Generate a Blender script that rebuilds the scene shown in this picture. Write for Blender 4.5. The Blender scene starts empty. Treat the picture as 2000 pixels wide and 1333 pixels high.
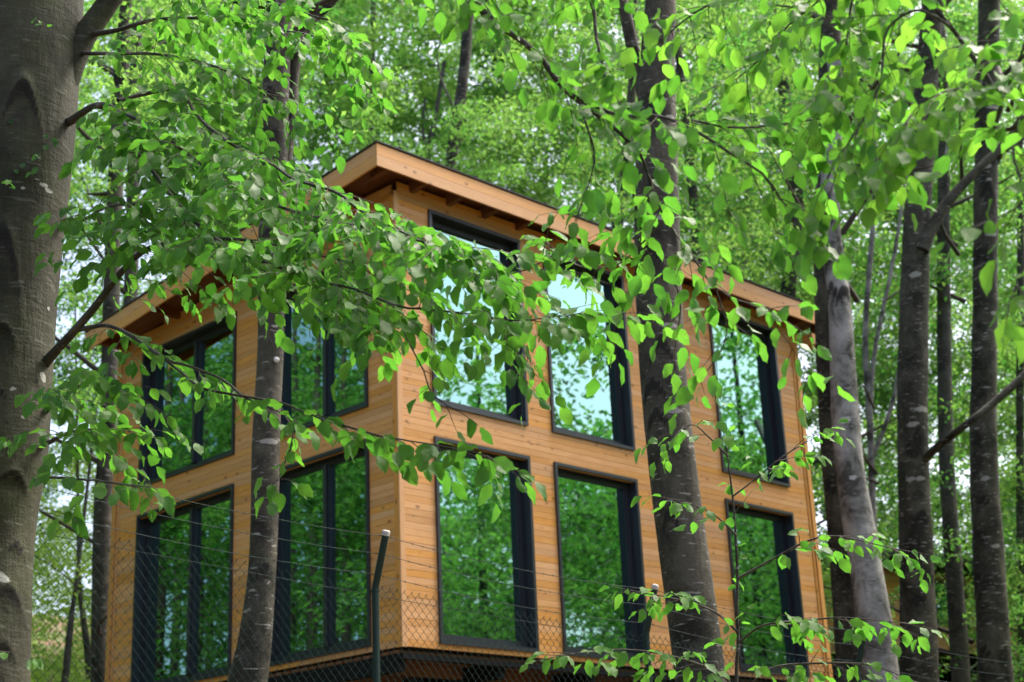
import bpy, math, random
import numpy as np
from mathutils import Vector, Matrix
random.seed(7); rng = np.random.default_rng(11)
scene = bpy.context.scene
COL = scene.collection
R = math.radians

# ------------------------------------------------------------------ camera
F_PX = 3020.85                      # focal length in pixels of a 2000 px wide frame
PITCH, ROLL = 0.33017292, -0.04492178
CAM = Vector((0.0, 0.0, 1.6))
fw = Vector((0, math.cos(PITCH), math.sin(PITCH)))
s0 = Vector((1, 0, 0)); u0 = s0.cross(fw)
rt = (math.cos(ROLL) * s0 + math.sin(ROLL) * u0); up = (-math.sin(ROLL) * s0 + math.cos(ROLL) * u0)
cd = bpy.data.cameras.new('camera'); cam = bpy.data.objects.new('camera', cd); COL.objects.link(cam)
cam.matrix_world = Matrix(((rt.x, up.x, -fw.x, CAM.x), (rt.y, up.y, -fw.y, CAM.y), (rt.z, up.z, -fw.z, CAM.z), (0, 0, 0, 1)))
cd.sensor_width = 36.0; cd.lens = F_PX / 2000 * 36; cd.clip_start = 0.05; cd.clip_end = 900
cd.dof.use_dof = True; cd.dof.focus_distance = 8.0; cd.dof.aperture_fstop = 3.4
scene.camera = cam

# ------------------------------------------------------------------ sky, sun, exposure
SUN_EL, SUN_AZ = R(58), R(55)       # azimuth measured from +Y (view direction) towards +X
world = bpy.data.worlds.new('World'); scene.world = world; world.use_nodes = True
wn = world.node_tree.nodes; wl = world.node_tree.links
sky = wn.new('ShaderNodeTexSky'); sky.sky_type = 'NISHITA'; sky.sun_disc = False
sky.sun_elevation = SUN_EL; sky.sun_rotation = SUN_AZ
sky.air_density = 0.7; sky.dust_density = 6.0; sky.ozone_density = 0.6
bg = wn['Background']; bg.inputs['Strength'].default_value = 0.15
wl.new(sky.outputs['Color'], bg.inputs['Color'])
sd = bpy.data.lights.new('sun', 'SUN'); sd.energy = 2.0; sd.angle = R(25); sd.color = (1.0, 0.95, 0.86)
sun = bpy.data.objects.new('sun', sd); COL.objects.link(sun)
sdir = Vector((math.sin(SUN_AZ) * math.cos(SUN_EL), math.cos(SUN_AZ) * math.cos(SUN_EL), math.sin(SUN_EL)))
sun.rotation_euler = sdir.to_track_quat('Z', 'Y').to_euler()
vs = scene.view_settings; vs.view_transform = 'Standard'; vs.look = 'None'; vs.exposure = 1.75; vs.gamma = 1.0; vs.use_curve_mapping = False
scene.render.engine = 'CYCLES'
cy = scene.cycles
cy.max_bounces = 8; cy.diffuse_bounces = 4; cy.glossy_bounces = 4; cy.transmission_bounces = 4; cy.transparent_max_bounces = 8
cy.caustics_reflective = False; cy.caustics_refractive = False; cy.sample_clamp_indirect = 6.0
cy.use_denoising = True

# ------------------------------------------------------------------ helpers
def U(px, py, Y):
    """point seen at photo pixel (px, py), Y metres in front of the camera"""
    d = fw + rt * ((px - 1000) / F_PX) + up * ((666.5 - py) / F_PX)
    return CAM + d * (Y / d.y)
def px_of(p):
    q = Vector(p) - CAM; z = q.dot(fw)
    if z < 0.1: return (-9e3, -9e3, z)
    return (1000 + F_PX * q.dot(rt) / z, 666.5 - F_PX * q.dot(up) / z, z)
def ground(x, y):
    h = np.where(y < 0, 0.05 * y, np.where(y < 22, 0.13 * y, 2.86 + 0.165 * (y - 22)))
    h = np.where(y > 110, 2.86 + 0.165 * 88 + 0.06 * (y - 110), h)
    h = h + 0.10 * np.maximum(0, -x - 5) * np.clip((y - 18) / 15, 0, 1)
    h = h + 0.06 * np.sin(x * 0.9 + 1.3) * np.cos(y * 0.7) + 0.04 * np.sin(x * 2.3 + y * 1.7)
    return h
def gz(x, y): return float(ground(np.array(x, float), np.array(y, float)))

def np_mesh(name, V, F, mat=None, smooth=False, attrs=None, uv=None):
    me = bpy.data.meshes.new(name); V = np.asarray(V, np.float32); F = np.asarray(F, np.int32)
    n, k = F.shape
    me.vertices.add(len(V)); me.vertices.foreach_set('co', V.ravel())
    me.loops.add(n * k); me.loops.foreach_set('vertex_index', F.ravel())
    me.polygons.add(n); me.polygons.foreach_set('loop_start', np.arange(0, n * k, k, dtype=np.int32))
    me.polygons.foreach_set('loop_total', np.full(n, k, np.int32))
    me.polygons.foreach_set('use_smooth', np.full(n, bool(smooth)))
    me.update(calc_edges=True)
    for an, av in (attrs or {}).items():
        a = me.attributes.new(an, 'FLOAT', 'POINT'); a.data.foreach_set('value', np.asarray(av, np.float32))
    if uv is not None:
        l = me.uv_layers.new(name='UVMap'); l.data.foreach_set('uv', np.asarray(uv, np.float32)[F.ravel()].ravel())
    if mat: me.materials.append(mat)
    return me
def obj(name, me, parent=None, loc=None, kind=None, label=None, cat=None, group=None):
    o = bpy.data.objects.new(name, me); COL.objects.link(o)
    if parent is not None: o.parent = parent
    if loc is not None: o.location = loc
    for k, v in (('kind', kind), ('label', label), ('category', cat), ('group', group)):
        if v: o[k] = v
    return o
class MB:
    def __init__(s): s.v = []; s.f = []; s.n = 0; s.a = []
    def add(s, V, F, a=0.0):
        V = np.asarray(V, float).reshape(-1, 3); s.v.append(V); s.f.append(np.asarray(F, int) + s.n); s.n += len(V)
        s.a.append(np.full(len(V), a)); return s
    def box(s, x0, x1, y0, y1, z0, z1, a=0.0):
        V = [(x, y, z) for z in (z0, z1) for y in (y0, y1) for x in (x0, x1)]
        return s.add(V, [(0, 2, 3, 1), (4, 5, 7, 6), (0, 1, 5, 4), (2, 6, 7, 3), (0, 4, 6, 2), (1, 3, 7, 5)], a)
    def tube(s, P, rad, n=6, a=0.0):
        V, F = tube_arr(P, rad, n); return s.add(V, F, a)
    def mesh(s, name, mat, smooth=False):
        return np_mesh(name, np.concatenate(s.v), np.concatenate(s.f), mat, smooth, {'rnd': np.concatenate(s.a)})
def tube_arr(P, rad, n=6):
    P = np.array([tuple(p) for p in P], float); m = len(P)
    rad = np.broadcast_to(np.asarray(rad, float), (m,)) if np.ndim(rad) < 2 else rad
    T = np.gradient(P, axis=0); T /= np.linalg.norm(T, axis=1)[:, None] + 1e-12
    ref = np.array([0.31, 0.17, 0.93]) if abs(T[0, 2]) < 0.8 else np.array([1.0, 0.2, 0.1])
    N = []; nv = np.cross(T[0], ref)
    for t in T:
        nv = nv - t * nv.dot(t); nv /= np.linalg.norm(nv); N.append(nv.copy())
    N = np.array(N); B = np.cross(T, N)
    th = np.linspace(0, 2 * np.pi, n, endpoint=False)
    V = P[:, None] + rad[:, None, None] * (np.cos(th)[None, :, None] * N[:, None] + np.sin(th)[None, :, None] * B[:, None])
    V = V.reshape(-1, 3); i = np.arange(n); F = []
    for k in range(m - 1):
        F.append(np.stack([k * n + i, k * n + (i + 1) % n, (k + 1) * n + (i + 1) % n, (k + 1) * n + i], 1))
    F = np.concatenate(F)
    c0 = len(V); V = np.concatenate([V, P[:1], P[-1:]])
    F = np.concatenate([F, np.stack([(i + 1) % n, i, np.full(n, c0), np.full(n, c0)], 1)[:, [0, 1, 2, 2]][:0]]) if True else F
    return V[:c0], F
def smooth_path(P, step):
    """Catmull-Rom through P, rows may carry extra columns"""
    P = np.array(P, float); Q = np.vstack([2 * P[0] - P[1], P, 2 * P[-1] - P[-2]]); out = []
    for i in range(1, len(Q) - 2):
        L = np.linalg.norm(Q[i + 1][:3] - Q[i][:3]); n = max(1, int(round(L / step)))
        for k in range(n):
            t = k / n
            out.append(0.5 * (2 * Q[i] + (Q[i + 1] - Q[i - 1]) * t + (2 * Q[i - 1] - 5 * Q[i] + 4 * Q[i + 1] - Q[i + 2]) * t * t
                              + (3 * Q[i] - Q[i - 1] - 3 * Q[i + 1] + Q[i + 2]) * t ** 3))
    out.append(Q[-2]); return np.array(out)

# ------------------------------------------------------------------ materials
class NT:
    def __init__(s, name):
        s.m = bpy.data.materials.new(name); s.m.use_nodes = True; s.t = s.m.node_tree; s.t.nodes.clear()
        s.out = s.n('OutputMaterial')
    def n(s, t, **kw):
        nd = s.t.nodes.new('ShaderNode' + t)
        for k, v in kw.items(): setattr(nd, k, v)
        return nd
    def set(s, sock, v):
        if hasattr(v, 'is_linked') or isinstance(v, bpy.types.NodeSocket): s.t.links.new(v, sock)
        elif v is not None:
            if isinstance(v, (tuple, list)) and len(v) == 3 and sock.type == 'RGBA': v = (*v, 1)
            sock.default_value = v
    def math(s, op, a, b=None, c=None, clamp=False):
        nd = s.n('Math', operation=op); nd.use_clamp = clamp; s.set(nd.inputs[0], a)
        if b is not None: s.set(nd.inputs[1], b)
        if c is not None: s.set(nd.inputs[2], c)
        return nd.outputs[0]
    def mix(s, f, a, b, blend='MIX'):
        nd = s.n('MixRGB', blend_type=blend); s.set(nd.inputs[0], f); s.set(nd.inputs[1], a); s.set(nd.inputs[2], b); return nd.outputs[0]
    def noise(s, vec, scale, detail=3, rough=0.55, dist=0.0):
        nd = s.n('TexNoise'); s.set(nd.inputs['Vector'], vec)
        nd.inputs['Scale'].default_value = scale; nd.inputs['Detail'].default_value = detail; nd.inputs['Roughness'].default_value = rough; nd.inputs['Distortion'].default_value = dist
        return nd.outputs['Fac']
    def ramp(s, f, a, b):
        nd = s.n('MapRange'); s.set(nd.inputs[0], f); nd.inputs[1].default_value = a; nd.inputs[2].default_value = b; return nd.outputs[0]
    def mapping(s, vec, scale, loc=None):
        nd = s.n('Mapping'); s.set(nd.inputs[0], vec); nd.inputs['Scale'].default_value = scale
        if loc is not None: s.set(nd.inputs['Location'], loc)
        return nd.outputs[0]
    def bump(s, h, strength, dist=0.01):
        nd = s.n('Bump'); s.set(nd.inputs['Height'], h); nd.inputs['Strength'].default_value = strength; nd.inputs['Distance'].default_value = dist; return nd.outputs[0]
    def bsdf(s, color, rough=0.6, spec=0.3, normal=None, metallic=0.0):
        nd = s.n('BsdfPrincipled'); s.set(nd.inputs['Base Color'], color); s.set(nd.inputs['Roughness'], rough)
        nd.inputs['Specular IOR Level'].default_value = spec; nd.inputs['Metallic'].default_value = metallic
        if normal is not None: s.set(nd.inputs['Normal'], normal)
        return nd.outputs[0]
    def rnd(s):
        a = s.n('Attribute'); a.attribute_name = 'rnd'; o = s.n('ObjectInfo')
        return s.math('FRACT', s.math('ADD', a.outputs['Fac'], o.outputs['Random']))
    def done(s, sh): s.t.links.new(sh, s.out.inputs[0]); return s.m

def mat_wood(name, ca, cb, knot, axis, rough=0.55):
    t = NT(name); tc = t.n('TexCoord').outputs['Object']; r = t.rnd()
    off = t.n('CombineXYZ'); t.set(off.inputs[0], t.math('MULTIPLY', r, 37.0)); t.set(off.inputs[1], t.math('MULTIPLY', r, 91.0)); t.set(off.inputs[2], t.math('MULTIPLY', r, 53.0))
    sc = [9.0, 9.0, 9.0]; sc[axis] = 0.9
    v = t.mapping(tc, sc, off.outputs[0])
    g = t.noise(v, 4.0, 5, 0.6, 0.6); fine = t.noise(t.mapping(tc, [k * 6 if i != axis else 2.0 for i, k in enumerate(sc)], off.outputs[0]), 6.0, 3)
    c = t.mix(t.ramp(g, 0.3, 0.72), ca, cb)
    c = t.mix(t.math('MULTIPLY', t.ramp(fine, 0.45, 0.75), 0.18), c, knot)
    ks = [7.0, 7.0, 7.0]; ks[axis] = 4.2
    vor = t.n('TexVoronoi'); t.set(vor.inputs['Vector'], t.mapping(tc, ks, off.outputs[0])); vor.inputs['Scale'].default_value = 1.0
    kn = t.math('SUBTRACT', 1.0, t.ramp(t.math('ADD', vor.outputs['Distance'], t.math('MULTIPLY', g, 0.10)), 0.10, 0.23)); c = t.mix(t.math('MULTIPLY', kn, 0.8), c, knot)
    hs = t.n('HueSaturation'); t.set(hs.inputs['Color'], c); t.set(hs.inputs['Value'], t.math('MULTIPLY_ADD', r, 0.22, 0.88))
    t.set(hs.inputs['Saturation'], t.math('MULTIPLY_ADD', t.math('FRACT', t.math('MULTIPLY', r, 7.3)), 0.2, 0.9))
    return t.done(t.bsdf(hs.outputs[0], rough, 0.35, t.bump(fine, 0.25, 0.004)))
M = {}
PINE = ((0.71, 0.375, 0.135), (0.62, 0.295, 0.090), (0.17, 0.068, 0.024))
M['pine_x'] = mat_wood('pine_cladding_lengthwise', *PINE, 0); M['pine_y'] = mat_wood('pine_cladding_gable', *PINE, 1); M['pine_z'] = mat_wood('pine_trim', *PINE, 2)
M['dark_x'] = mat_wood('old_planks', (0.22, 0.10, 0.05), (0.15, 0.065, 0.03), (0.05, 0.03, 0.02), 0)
M['soffit'] = mat_wood('soffit_boards_shaded', (0.17, 0.065, 0.028), (0.12, 0.045, 0.02), (0.05, 0.02, 0.01), 1)  # dark brown stain, deepened to stand in for shade under the eaves
def mat_plain(name, c, rough=0.5, spec=0.4, var=0.15, scale=20, bump=0.0, metallic=0.0):
    t = NT(name); tc = t.n('TexCoord').outputs['Object']; n = t.noise(tc, scale, 4)
    col = t.mix(n, tuple(k * (1 - var) for k in c), tuple(min(1, k * (1 + var)) for k in c))
    return t.done(t.bsdf(col, t.math('MULTIPLY_ADD', n, 0.15, rough), spec, t.bump(n, bump, 0.005) if bump else None, metallic))
M['frame'] = mat_plain('anthracite_frame', (0.022, 0.026, 0.034), 0.32, 0.5, 0.15, 12)
M['steel'] = mat_plain('black_steel', (0.009, 0.009, 0.010), 0.6, 0.15, 0.4, 8)  # black steel, darkened further so edge beams pass for the shadow line below the walls
M['membrane'] = mat_plain('roof_membrane', (0.06, 0.06, 0.06), 0.8, 0.2, 0.4, 10)
M['core'] = mat_plain('wall_core', (0.05, 0.03, 0.02), 0.9, 0.1)
M['room'] = mat_plain('room_lining', (0.16, 0.13, 0.10), 0.9, 0.1)
M['post'] = mat_plain('green_post', (0.006, 0.024, 0.020), 0.42, 0.35, 0.3, 30)
M['wire'] = mat_plain('green_wire', (0.008, 0.028, 0.024), 0.6, 0.15, 0.3, 30)
M['cap'] = mat_plain('pale_cap', (0.42, 0.40, 0.37), 0.7, 0.3, 0.2, 60)
M['mark'] = mat_plain('white_mark', (0.6, 0.6, 0.56), 0.8, 0.2, 0.2, 60)
# reflecting solar glass
t = NT('solar_glass'); gl = t.n('BsdfGlossy'); gl.inputs['Color'].default_value = (0.38, 0.64, 0.57, 1); gl.inputs['Roughness'].default_value = 0.012
tcv = t.n('TexCoord').outputs['Object']; t.set(gl.inputs['Normal'], t.bump(t.noise(tcv, 0.9, 1), 0.05, 0.01))
tr = t.n('BsdfTransparent'); tr.inputs['Color'].default_value = (0.30, 0.36, 0.34, 1)
fr = t.n('Fresnel'); fr.inputs['IOR'].default_value = 1.5; mx = t.n('MixShader')
t.set(mx.inputs[0], t.math('MULTIPLY_ADD', fr.outputs[0], 0.4, 0.60, clamp=True)); t.t.links.new(tr.outputs[0], mx.inputs[1]); t.t.links.new(gl.outputs[0], mx.inputs[2])
M['glass'] = t.done(mx.outputs[0])

def mat_bark(name, dark, light, pale, lich=0.5, moss=(0.05, 0.06, 0.025), mossf=0.4):
    t = NT(name); tc = t.n('TexCoord').outputs['Object']; oi = t.n('ObjectInfo')
    off = t.n('CombineXYZ'); t.set(off.inputs[2], t.math('MULTIPLY', oi.outputs['Random'], 60.0)); t.set(off.inputs[0], t.math('MULTIPLY', oi.outputs['Random'], 31.0))
    v = t.mapping(tc, (1, 1, 1), off.outputs[0]); vh = t.mapping(tc, (1, 1, 3.6), off.outputs[0]); vv = t.mapping(tc, (1, 1, 0.25), off.outputs[0])
    big = t.noise(v, 2.2, 5, 0.65, 0.5); mid = t.noise(vh, 9, 5, 0.65); fine = t.noise(v, 70, 4, 0.7); streak = t.noise(vv, 14, 4, 0.6)
    c = t.mix(t.ramp(big, 0.40, 0.60), dark, light); c = t.mix(t.math('MULTIPLY', t.ramp(streak, 0.5, 0.75), 0.35), c, dark)
    c = t.mix(t.math('MULTIPLY', t.ramp(t.noise(v, 3.7, 5, 0.6), 0.48, 0.7), mossf), c, moss)
    sp = t.noise(t.mapping(tc, (1, 1, 5.5), off.outputs[0]), 6.5, 3, 0.5); c = t.mix(t.math('MULTIPLY', t.ramp(sp, 0.635, 0.67), lich), c, pale)
    sp2 = t.noise(v, 26, 4, 0.7); c = t.mix(t.math('MULTIPLY', t.ramp(sp2, 0.59, 0.66), lich * 0.3), c, pale)
    c = t.mix(t.math('MULTIPLY', t.ramp(fine, 0.3, 0.8), 0.30), c, dark)
    a = t.n('Attribute'); a.attribute_name = 'scar'; edge = t.math('ADD', a.outputs['Fac'], t.math('MULTIPLY', t.math('SUBTRACT', mid, 0.5), 0.9))
    c = t.mix(t.math('MULTIPLY', t.ramp(edge, 0.35, 0.6), 0.85), c, (0.012, 0.011, 0.010))
    a = t.n('Attribute'); a.attribute_name = 'pale'; edge = t.math('ADD', a.outputs['Fac'], t.math('MULTIPLY', t.math('SUBTRACT', sp2, 0.5), 0.8))
    c = t.mix(t.math('MULTIPLY', t.ramp(edge, 0.45, 0.52), 0.9), c, pale)
    h = t.math('ADD', t.math('MULTIPLY', fine, 0.25), t.math('ADD', t.math('MULTIPLY', mid, 0.5), streak))
    return t.done(t.bsdf(c, 0.8, 0.25, t.bump(h, 0.7, 0.018)))
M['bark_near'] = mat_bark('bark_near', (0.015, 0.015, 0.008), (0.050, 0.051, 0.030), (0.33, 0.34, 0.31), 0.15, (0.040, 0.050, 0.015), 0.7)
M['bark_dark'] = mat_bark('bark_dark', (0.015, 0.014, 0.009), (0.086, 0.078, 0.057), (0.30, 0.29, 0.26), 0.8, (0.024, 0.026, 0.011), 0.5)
M['bark_grey'] = mat_bark('bark_grey', (0.060, 0.056, 0.049), (0.37, 0.355, 0.33), (0.46, 0.46, 0.44), 0.6, mossf=0.1)
M['bark_far'] = mat_bark('bark_far', (0.034, 0.030, 0.025), (0.095, 0.088, 0.075), (0.30, 0.30, 0.28), 0.5)
M['twig'] = mat_plain('twig_bark', (0.055, 0.043, 0.034), 0.7, 0.3, 0.4, 60)

def mat_leaf(name, ca, cb, trans, veins=True, tf=0.5, under=(0.11, 0.23, 0.075)):
    t = NT(name); r = t.rnd(); r2 = t.math('FRACT', t.math('MULTIPLY', r, 13.7))
    c = t.mix(r, ca, cb); ct = t.mix(r if not veins else r2, trans[0], trans[1]); nrm = None
    if veins:
        uv = t.n('TexCoord').outputs['UV']; sx = t.n('SeparateXYZ'); t.set(sx.inputs[0], uv)
        ax = t.math('ABSOLUTE', t.math('SUBTRACT', sx.outputs[0], 0.5))
        w = t.math('SINE', t.math('MULTIPLY', t.math('SUBTRACT', sx.outputs[1], t.math('MULTIPLY', ax, 0.75)), 62.0))
        vein = t.math('MAXIMUM', t.ramp(w, 0.8, 1.0), t.math('SUBTRACT', 1.0, t.ramp(ax, 0.012, 0.03)))
        ct = t.mix(t.math('MULTIPLY', vein, 0.28), ct, (0.05, 0.12, 0.012)); c = t.mix(t.math('MULTIPLY', vein, 0.3), c, (0.12, 0.22, 0.05))
        blot = t.noise(t.mapping(uv, (3, 4, 1)), 1.6, 3); ct = t.mix(t.math('MULTIPLY', blot, 0.3), ct, (0.06, 0.17, 0.02))
        br_ = t.math('MULTIPLY', t.ramp(t.noise(t.mapping(uv, (1, 1, 1), t.n('ObjectInfo').outputs['Location']), 5.0, 3), 0.66, 0.72), 0.7); c = t.mix(br_, c, (0.10, 0.06, 0.02)); ct = t.mix(br_, ct, (0.09, 0.05, 0.015))
        nrm = t.bump(w, 0.25, 0.0015)
        geo = t.n('NewGeometry'); c = t.mix(geo.outputs['Backfacing'], c, under)
    p = t.bsdf(c, t.math('MULTIPLY_ADD', r2, 0.2, 0.42), 0.22, nrm); tl = t.n('BsdfTranslucent'); t.set(tl.inputs[0], ct)
    if nrm: t.set(tl.inputs[1], nrm)
    m = t.n('MixShader'); m.inputs[0].default_value = tf; t.t.links.new(p, m.inputs[1]); t.t.links.new(tl.outputs[0], m.inputs[2])
    return t.done(m.outputs[0])
M['leaf'] = mat_leaf('beech_leaf', (0.038, 0.130, 0.018), (0.080, 0.205, 0.027), ((0.085, 0.335, 0.026), (0.185, 0.50, 0.040)))
M['leaf_bright'] = mat_leaf('beech_leaf_backlit', (0.045, 0.150, 0.024), (0.10, 0.245, 0.038), ((0.11, 0.385, 0.03), (0.27, 0.59, 0.05)))  # brighter copy of the beech leaf, backlight put into its colour
M['leaf_far'] = mat_leaf('canopy_leaf', (0.026, 0.090, 0.024), (0.13, 0.245, 0.058), ((0.07, 0.275, 0.038), (0.30, 0.55, 0.09)), False)
M['leaf_lit'] = mat_leaf('clearing_leaf_lit', (0.13, 0.26, 0.04), (0.22, 0.36, 0.07), ((0.36, 0.64, 0.06), (0.52, 0.74, 0.14)), False)  # lightened leaf colours: the brightness of the clearing is painted in
M['ivy'] = mat_leaf('ivy_leaf', (0.025, 0.075, 0.022), (0.04, 0.11, 0.03), ((0.05, 0.17, 0.03), (0.08, 0.22, 0.04)))
t = NT('leaf_litter'); tc = t.n('TexCoord').outputs['Object']; n1 = t.noise(tc, 0.5, 4); n2 = t.noise(tc, 14, 5, 0.7)
vo = t.n('TexVoronoi'); t.set(vo.inputs['Vector'], tc); vo.inputs['Scale'].default_value = 11
c = t.mix(n2, (0.10, 0.060, 0.035), (0.25, 0.16, 0.10)); c = t.mix(t.math('MULTIPLY', vo.outputs['Distance'], 0.6), c, (0.06, 0.04, 0.025)); c = t.mix(t.ramp(n1, 0.5, 0.62), c, (0.06, 0.11, 0.03))
M['litter'] = t.done(t.bsdf(c, 0.9, 0.1, t.bump(n2, 0.8, 0.05)))

# ------------------------------------------------------------------ ground
gx = np.concatenate([np.linspace(-220, -40, 24), np.linspace(-38, 38, 120), np.linspace(40, 220, 24)])
gy = np.concatenate([np.linspace(-120, -14, 18), np.linspace(-12, 60, 130), np.linspace(63, 420, 40)])
X, Y = np.meshgrid(gx, gy); Z = ground(X, Y); nx, ny = len(gx), len(gy)
i, j = np.meshgrid(np.arange(nx - 1), np.arange(ny - 1)); b = (j * nx + i).ravel()
obj('ground', np_mesh('ground', np.stack([X, Y, Z], -1).reshape(-1, 3), np.stack([b, b + 1, b + nx + 1, b + nx], 1), M['litter'], True), kind='structure')

# ------------------------------------------------------------------ the timber house
HROT = R(45.80365); HLOC = Vector((-1.32204, 16.78280, 3.94448))
XR, YL = 8.152, 5.998
house = obj('timber_house', None, None, HLOC, label='two storey orange timber clad house on stilts with large dark framed windows', cat='house'); house.rotation_euler = (0, 0, HROT)
def HW(x, y, z): return Matrix.Translation(HLOC) @ Matrix.Rotation(HROT, 4, 'Z') @ Vector((x, y, z))
SL = 0.09                                             # roof fall per metre towards the back
RTOP = 5.675
ZL0, ZL1, ZU0, ZU1, ZU1L = 0.058, 2.424, 2.808, 5.266, 4.74
WIN_R = [(0.534, 2.094), (2.529, 4.101), (5.978, 7.579)]
WIN_L = [(0.513, 2.432), (3.146, 5.359)]
openR = [(a, b_, ZL0, ZL1) for a, b_ in WIN_R] + [(a, b_, ZU0, ZU1) for a, b_ in WIN_R]
openL = [(a, b_, ZL0, ZL1) for a, b_ in WIN_L] + [(a, b_, ZU0, ZU1L) for a, b_ in WIN_L]
PITCHB = 0.0765
def rows(length, opens, top):
    """list of (z0, z1, a, b) runs of cladding between the openings"""
    out = []; z = 0.0
    while z < top - 0.02:
        z1 = min(z + PITCHB, top); zc = (z + z1) / 2
        cuts = sorted((a, b_) for a, b_, c0, c1 in opens if c0 + 0.02 < zc < c1 - 0.02); a = 0.055
        segs = []
        for c0, c1 in cuts: segs.append((a, c0 + 0.02)); a = c1 - 0.02
        segs.append((a, length - 0.055))
        for s, e in segs:
            if e - s > 3.5:
                m = s + (e - s) * random.choice((0.3, 0.45, 0.6)); out += [(z, z1, s, m), (z, z1, m + 0.002, e)]
            else: out.append((z, z1, s, e))
        z = z1
    return out
TOPR = 5.50
rowsR = rows(XR, openR, TOPR); rowsL = rows(YL, openL, 5.46)
def board_verts(L, h, axis):
    c = 0.0032                                        # board with a chamfered groove along both long edges
    prof = [(0.022, 0.0), (c, 0.0), (0.0, c), (0.0, h - c - 0.001), (c, h - 0.001), (0.022, h - 0.001)]
    V = [((l, d, z) if axis == 0 else (d, l, z)) for l in (-L / 2, L / 2) for d, z in prof]
    n = 6; F = [(k, (k + 1) % n, n + (k + 1) % n, n + k) for k in range(n)]
    if axis == 1: F = [f[::-1] for f in F]
    return np.array(V), np.array(F)
cands = []
for (z0, z1, a, b_) in rowsR: cands.append(((b_ - a) * 1.0, 0, z0, z1, a, b_))
for (z0, z1, a, b_) in rowsL:
    for _ in (0,):
        zc = z1 + 0.0
        # the gable falls with the roof: clip rows that would rise above it
        ymax = (RTOP - 0.08 - zc) / SL - 0.35
        if ymax < a + 0.05: continue
        cands.append(((min(b_, ymax) - a) * 0.8, 1, z0, z1, a, min(b_, ymax)))
cands.sort(reverse=True)
cache = {}; rest = {0: MB(), 1: MB()}
for n, (_, ax, z0, z1, a, b_) in enumerate(cands):
    L = round(b_ - a, 3); h = round(z1 - z0, 4); pm = (a + b_) / 2; dep = random.uniform(-0.0012, 0.0012)
    loc = (pm, dep, z0) if ax == 0 else (dep, pm, z0)
    if n < 298:
        k = (L, h, ax)
        if k not in cache:
            V, F = board_verts(L, h, ax); cache[k] = np_mesh('board', V, F, M['pine_x' if ax == 0 else 'pine_y'])
        obj('board', cache[k], house, loc)
    else:
        V, F = board_verts(L, h, ax); rest[ax].add(V + np.array(loc), F, random.random())
for ax in (0, 1):
    if rest[ax].n: obj('cladding', rest[ax].mesh('cladding', M['pine_x' if ax == 0 else 'pine_y']), house, kind='stuff')
# wall cores behind the boards, with openings
def wall_core(length, opens, top, axis):
    m = MB(); zs = sorted({0.0, top} | {z for o in opens for z in o[2:]}); xs = sorted({0.03, length - 0.03} | {x for o in opens for x in o[:2]})
    for z0, z1 in zip(zs, zs[1:]):
        for x0, x1 in zip(xs, xs[1:]):
            if any(o[0] <= (x0 + x1) / 2 <= o[1] and o[2] <= (z0 + z1) / 2 <= o[3] for o in opens): continue
            if axis == 0: m.box(x0, x1, 0.024, 0.20, z0 + 0.004, z1)
            else: m.box(0.024, 0.20, x0, x1, z0 + 0.004, z1)
    return m.mesh('wall', M['core'])
obj('wall', wall_core(XR, openR, 5.38, 0), house); obj('wall', wall_core(YL, openL, 4.90, 1), house)
m = MB(); m.box(0.21, XR - 0.03, YL - 0.15, YL - 0.03, 0.01, 4.8); m.box(XR - 0.15, XR - 0.03, 0.21, YL - 0.16, 0.01, 4.85)
obj('rear_wall', m.mesh('rear_wall', M['room']), house)
m = MB(); m.box(0.21, XR - 0.16, 0.21, YL - 0.16, 2.52, 2.72); obj('upper_floor', m.mesh('upper_floor', M['room']), house)
m = MB(); m.box(3.9, 4.0, 0.22, YL - 0.17, 0.02, 4.85); obj('partition', m.mesh('partition', M['room']), house)
# corner boards
def slab(name, x0, x1, y0, y1, z0, z1, mat, parent=None, bev=0.0):
    cx, cy_, cz = (x0 + x1) / 2, (y0 + y1) / 2, (z0 + z1) / 2; mm = MB()
    hx, hy, hz = (x1 - x0) / 2, (y1 - y0) / 2, (z1 - z0) / 2
    mm.box(-hx, hx, -hy, hy, -hz, hz); me = mm.mesh(name, mat)
    if bev:
        import bmesh
        bm = bmesh.new(); bm.from_mesh(me); bmesh.ops.bevel(bm, geom=bm.edges[:], offset=bev, segments=1, affect='EDGES'); bm.to_mesh(me); bm.free()
    return obj(name, me, parent or house, (cx, cy_, cz))
slab('corner_trim', -0.022, 0.054, -0.022, -0.002, -0.01, 5.36, M['pine_z'], bev=0.003)
slab('corner_trim', -0.022, -0.002, -0.001, 0.072, -0.01, 5.30, M['pine_z'], bev=0.003)
slab('corner_trim', XR - 0.08, XR + 0.012, -0.024, -0.003, -0.01, 5.36, M['pine_z'], bev=0.003)
slab('corner_trim', XR - 0.150, XR - 0.118, -0.014, -0.003, -0.01, 5.36, M['pine_z'], bev=0.002)
slab('corner_trim', -0.024, -0.003, YL - 0.085, YL + 0.012, -0.01, 4.86, M['pine_z'], bev=0.003)
slab('corner_trim', -0.014, -0.003, YL - 0.160, YL - 0.125, -0.01, 4.86, M['pine_z'], bev=0.002)

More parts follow.
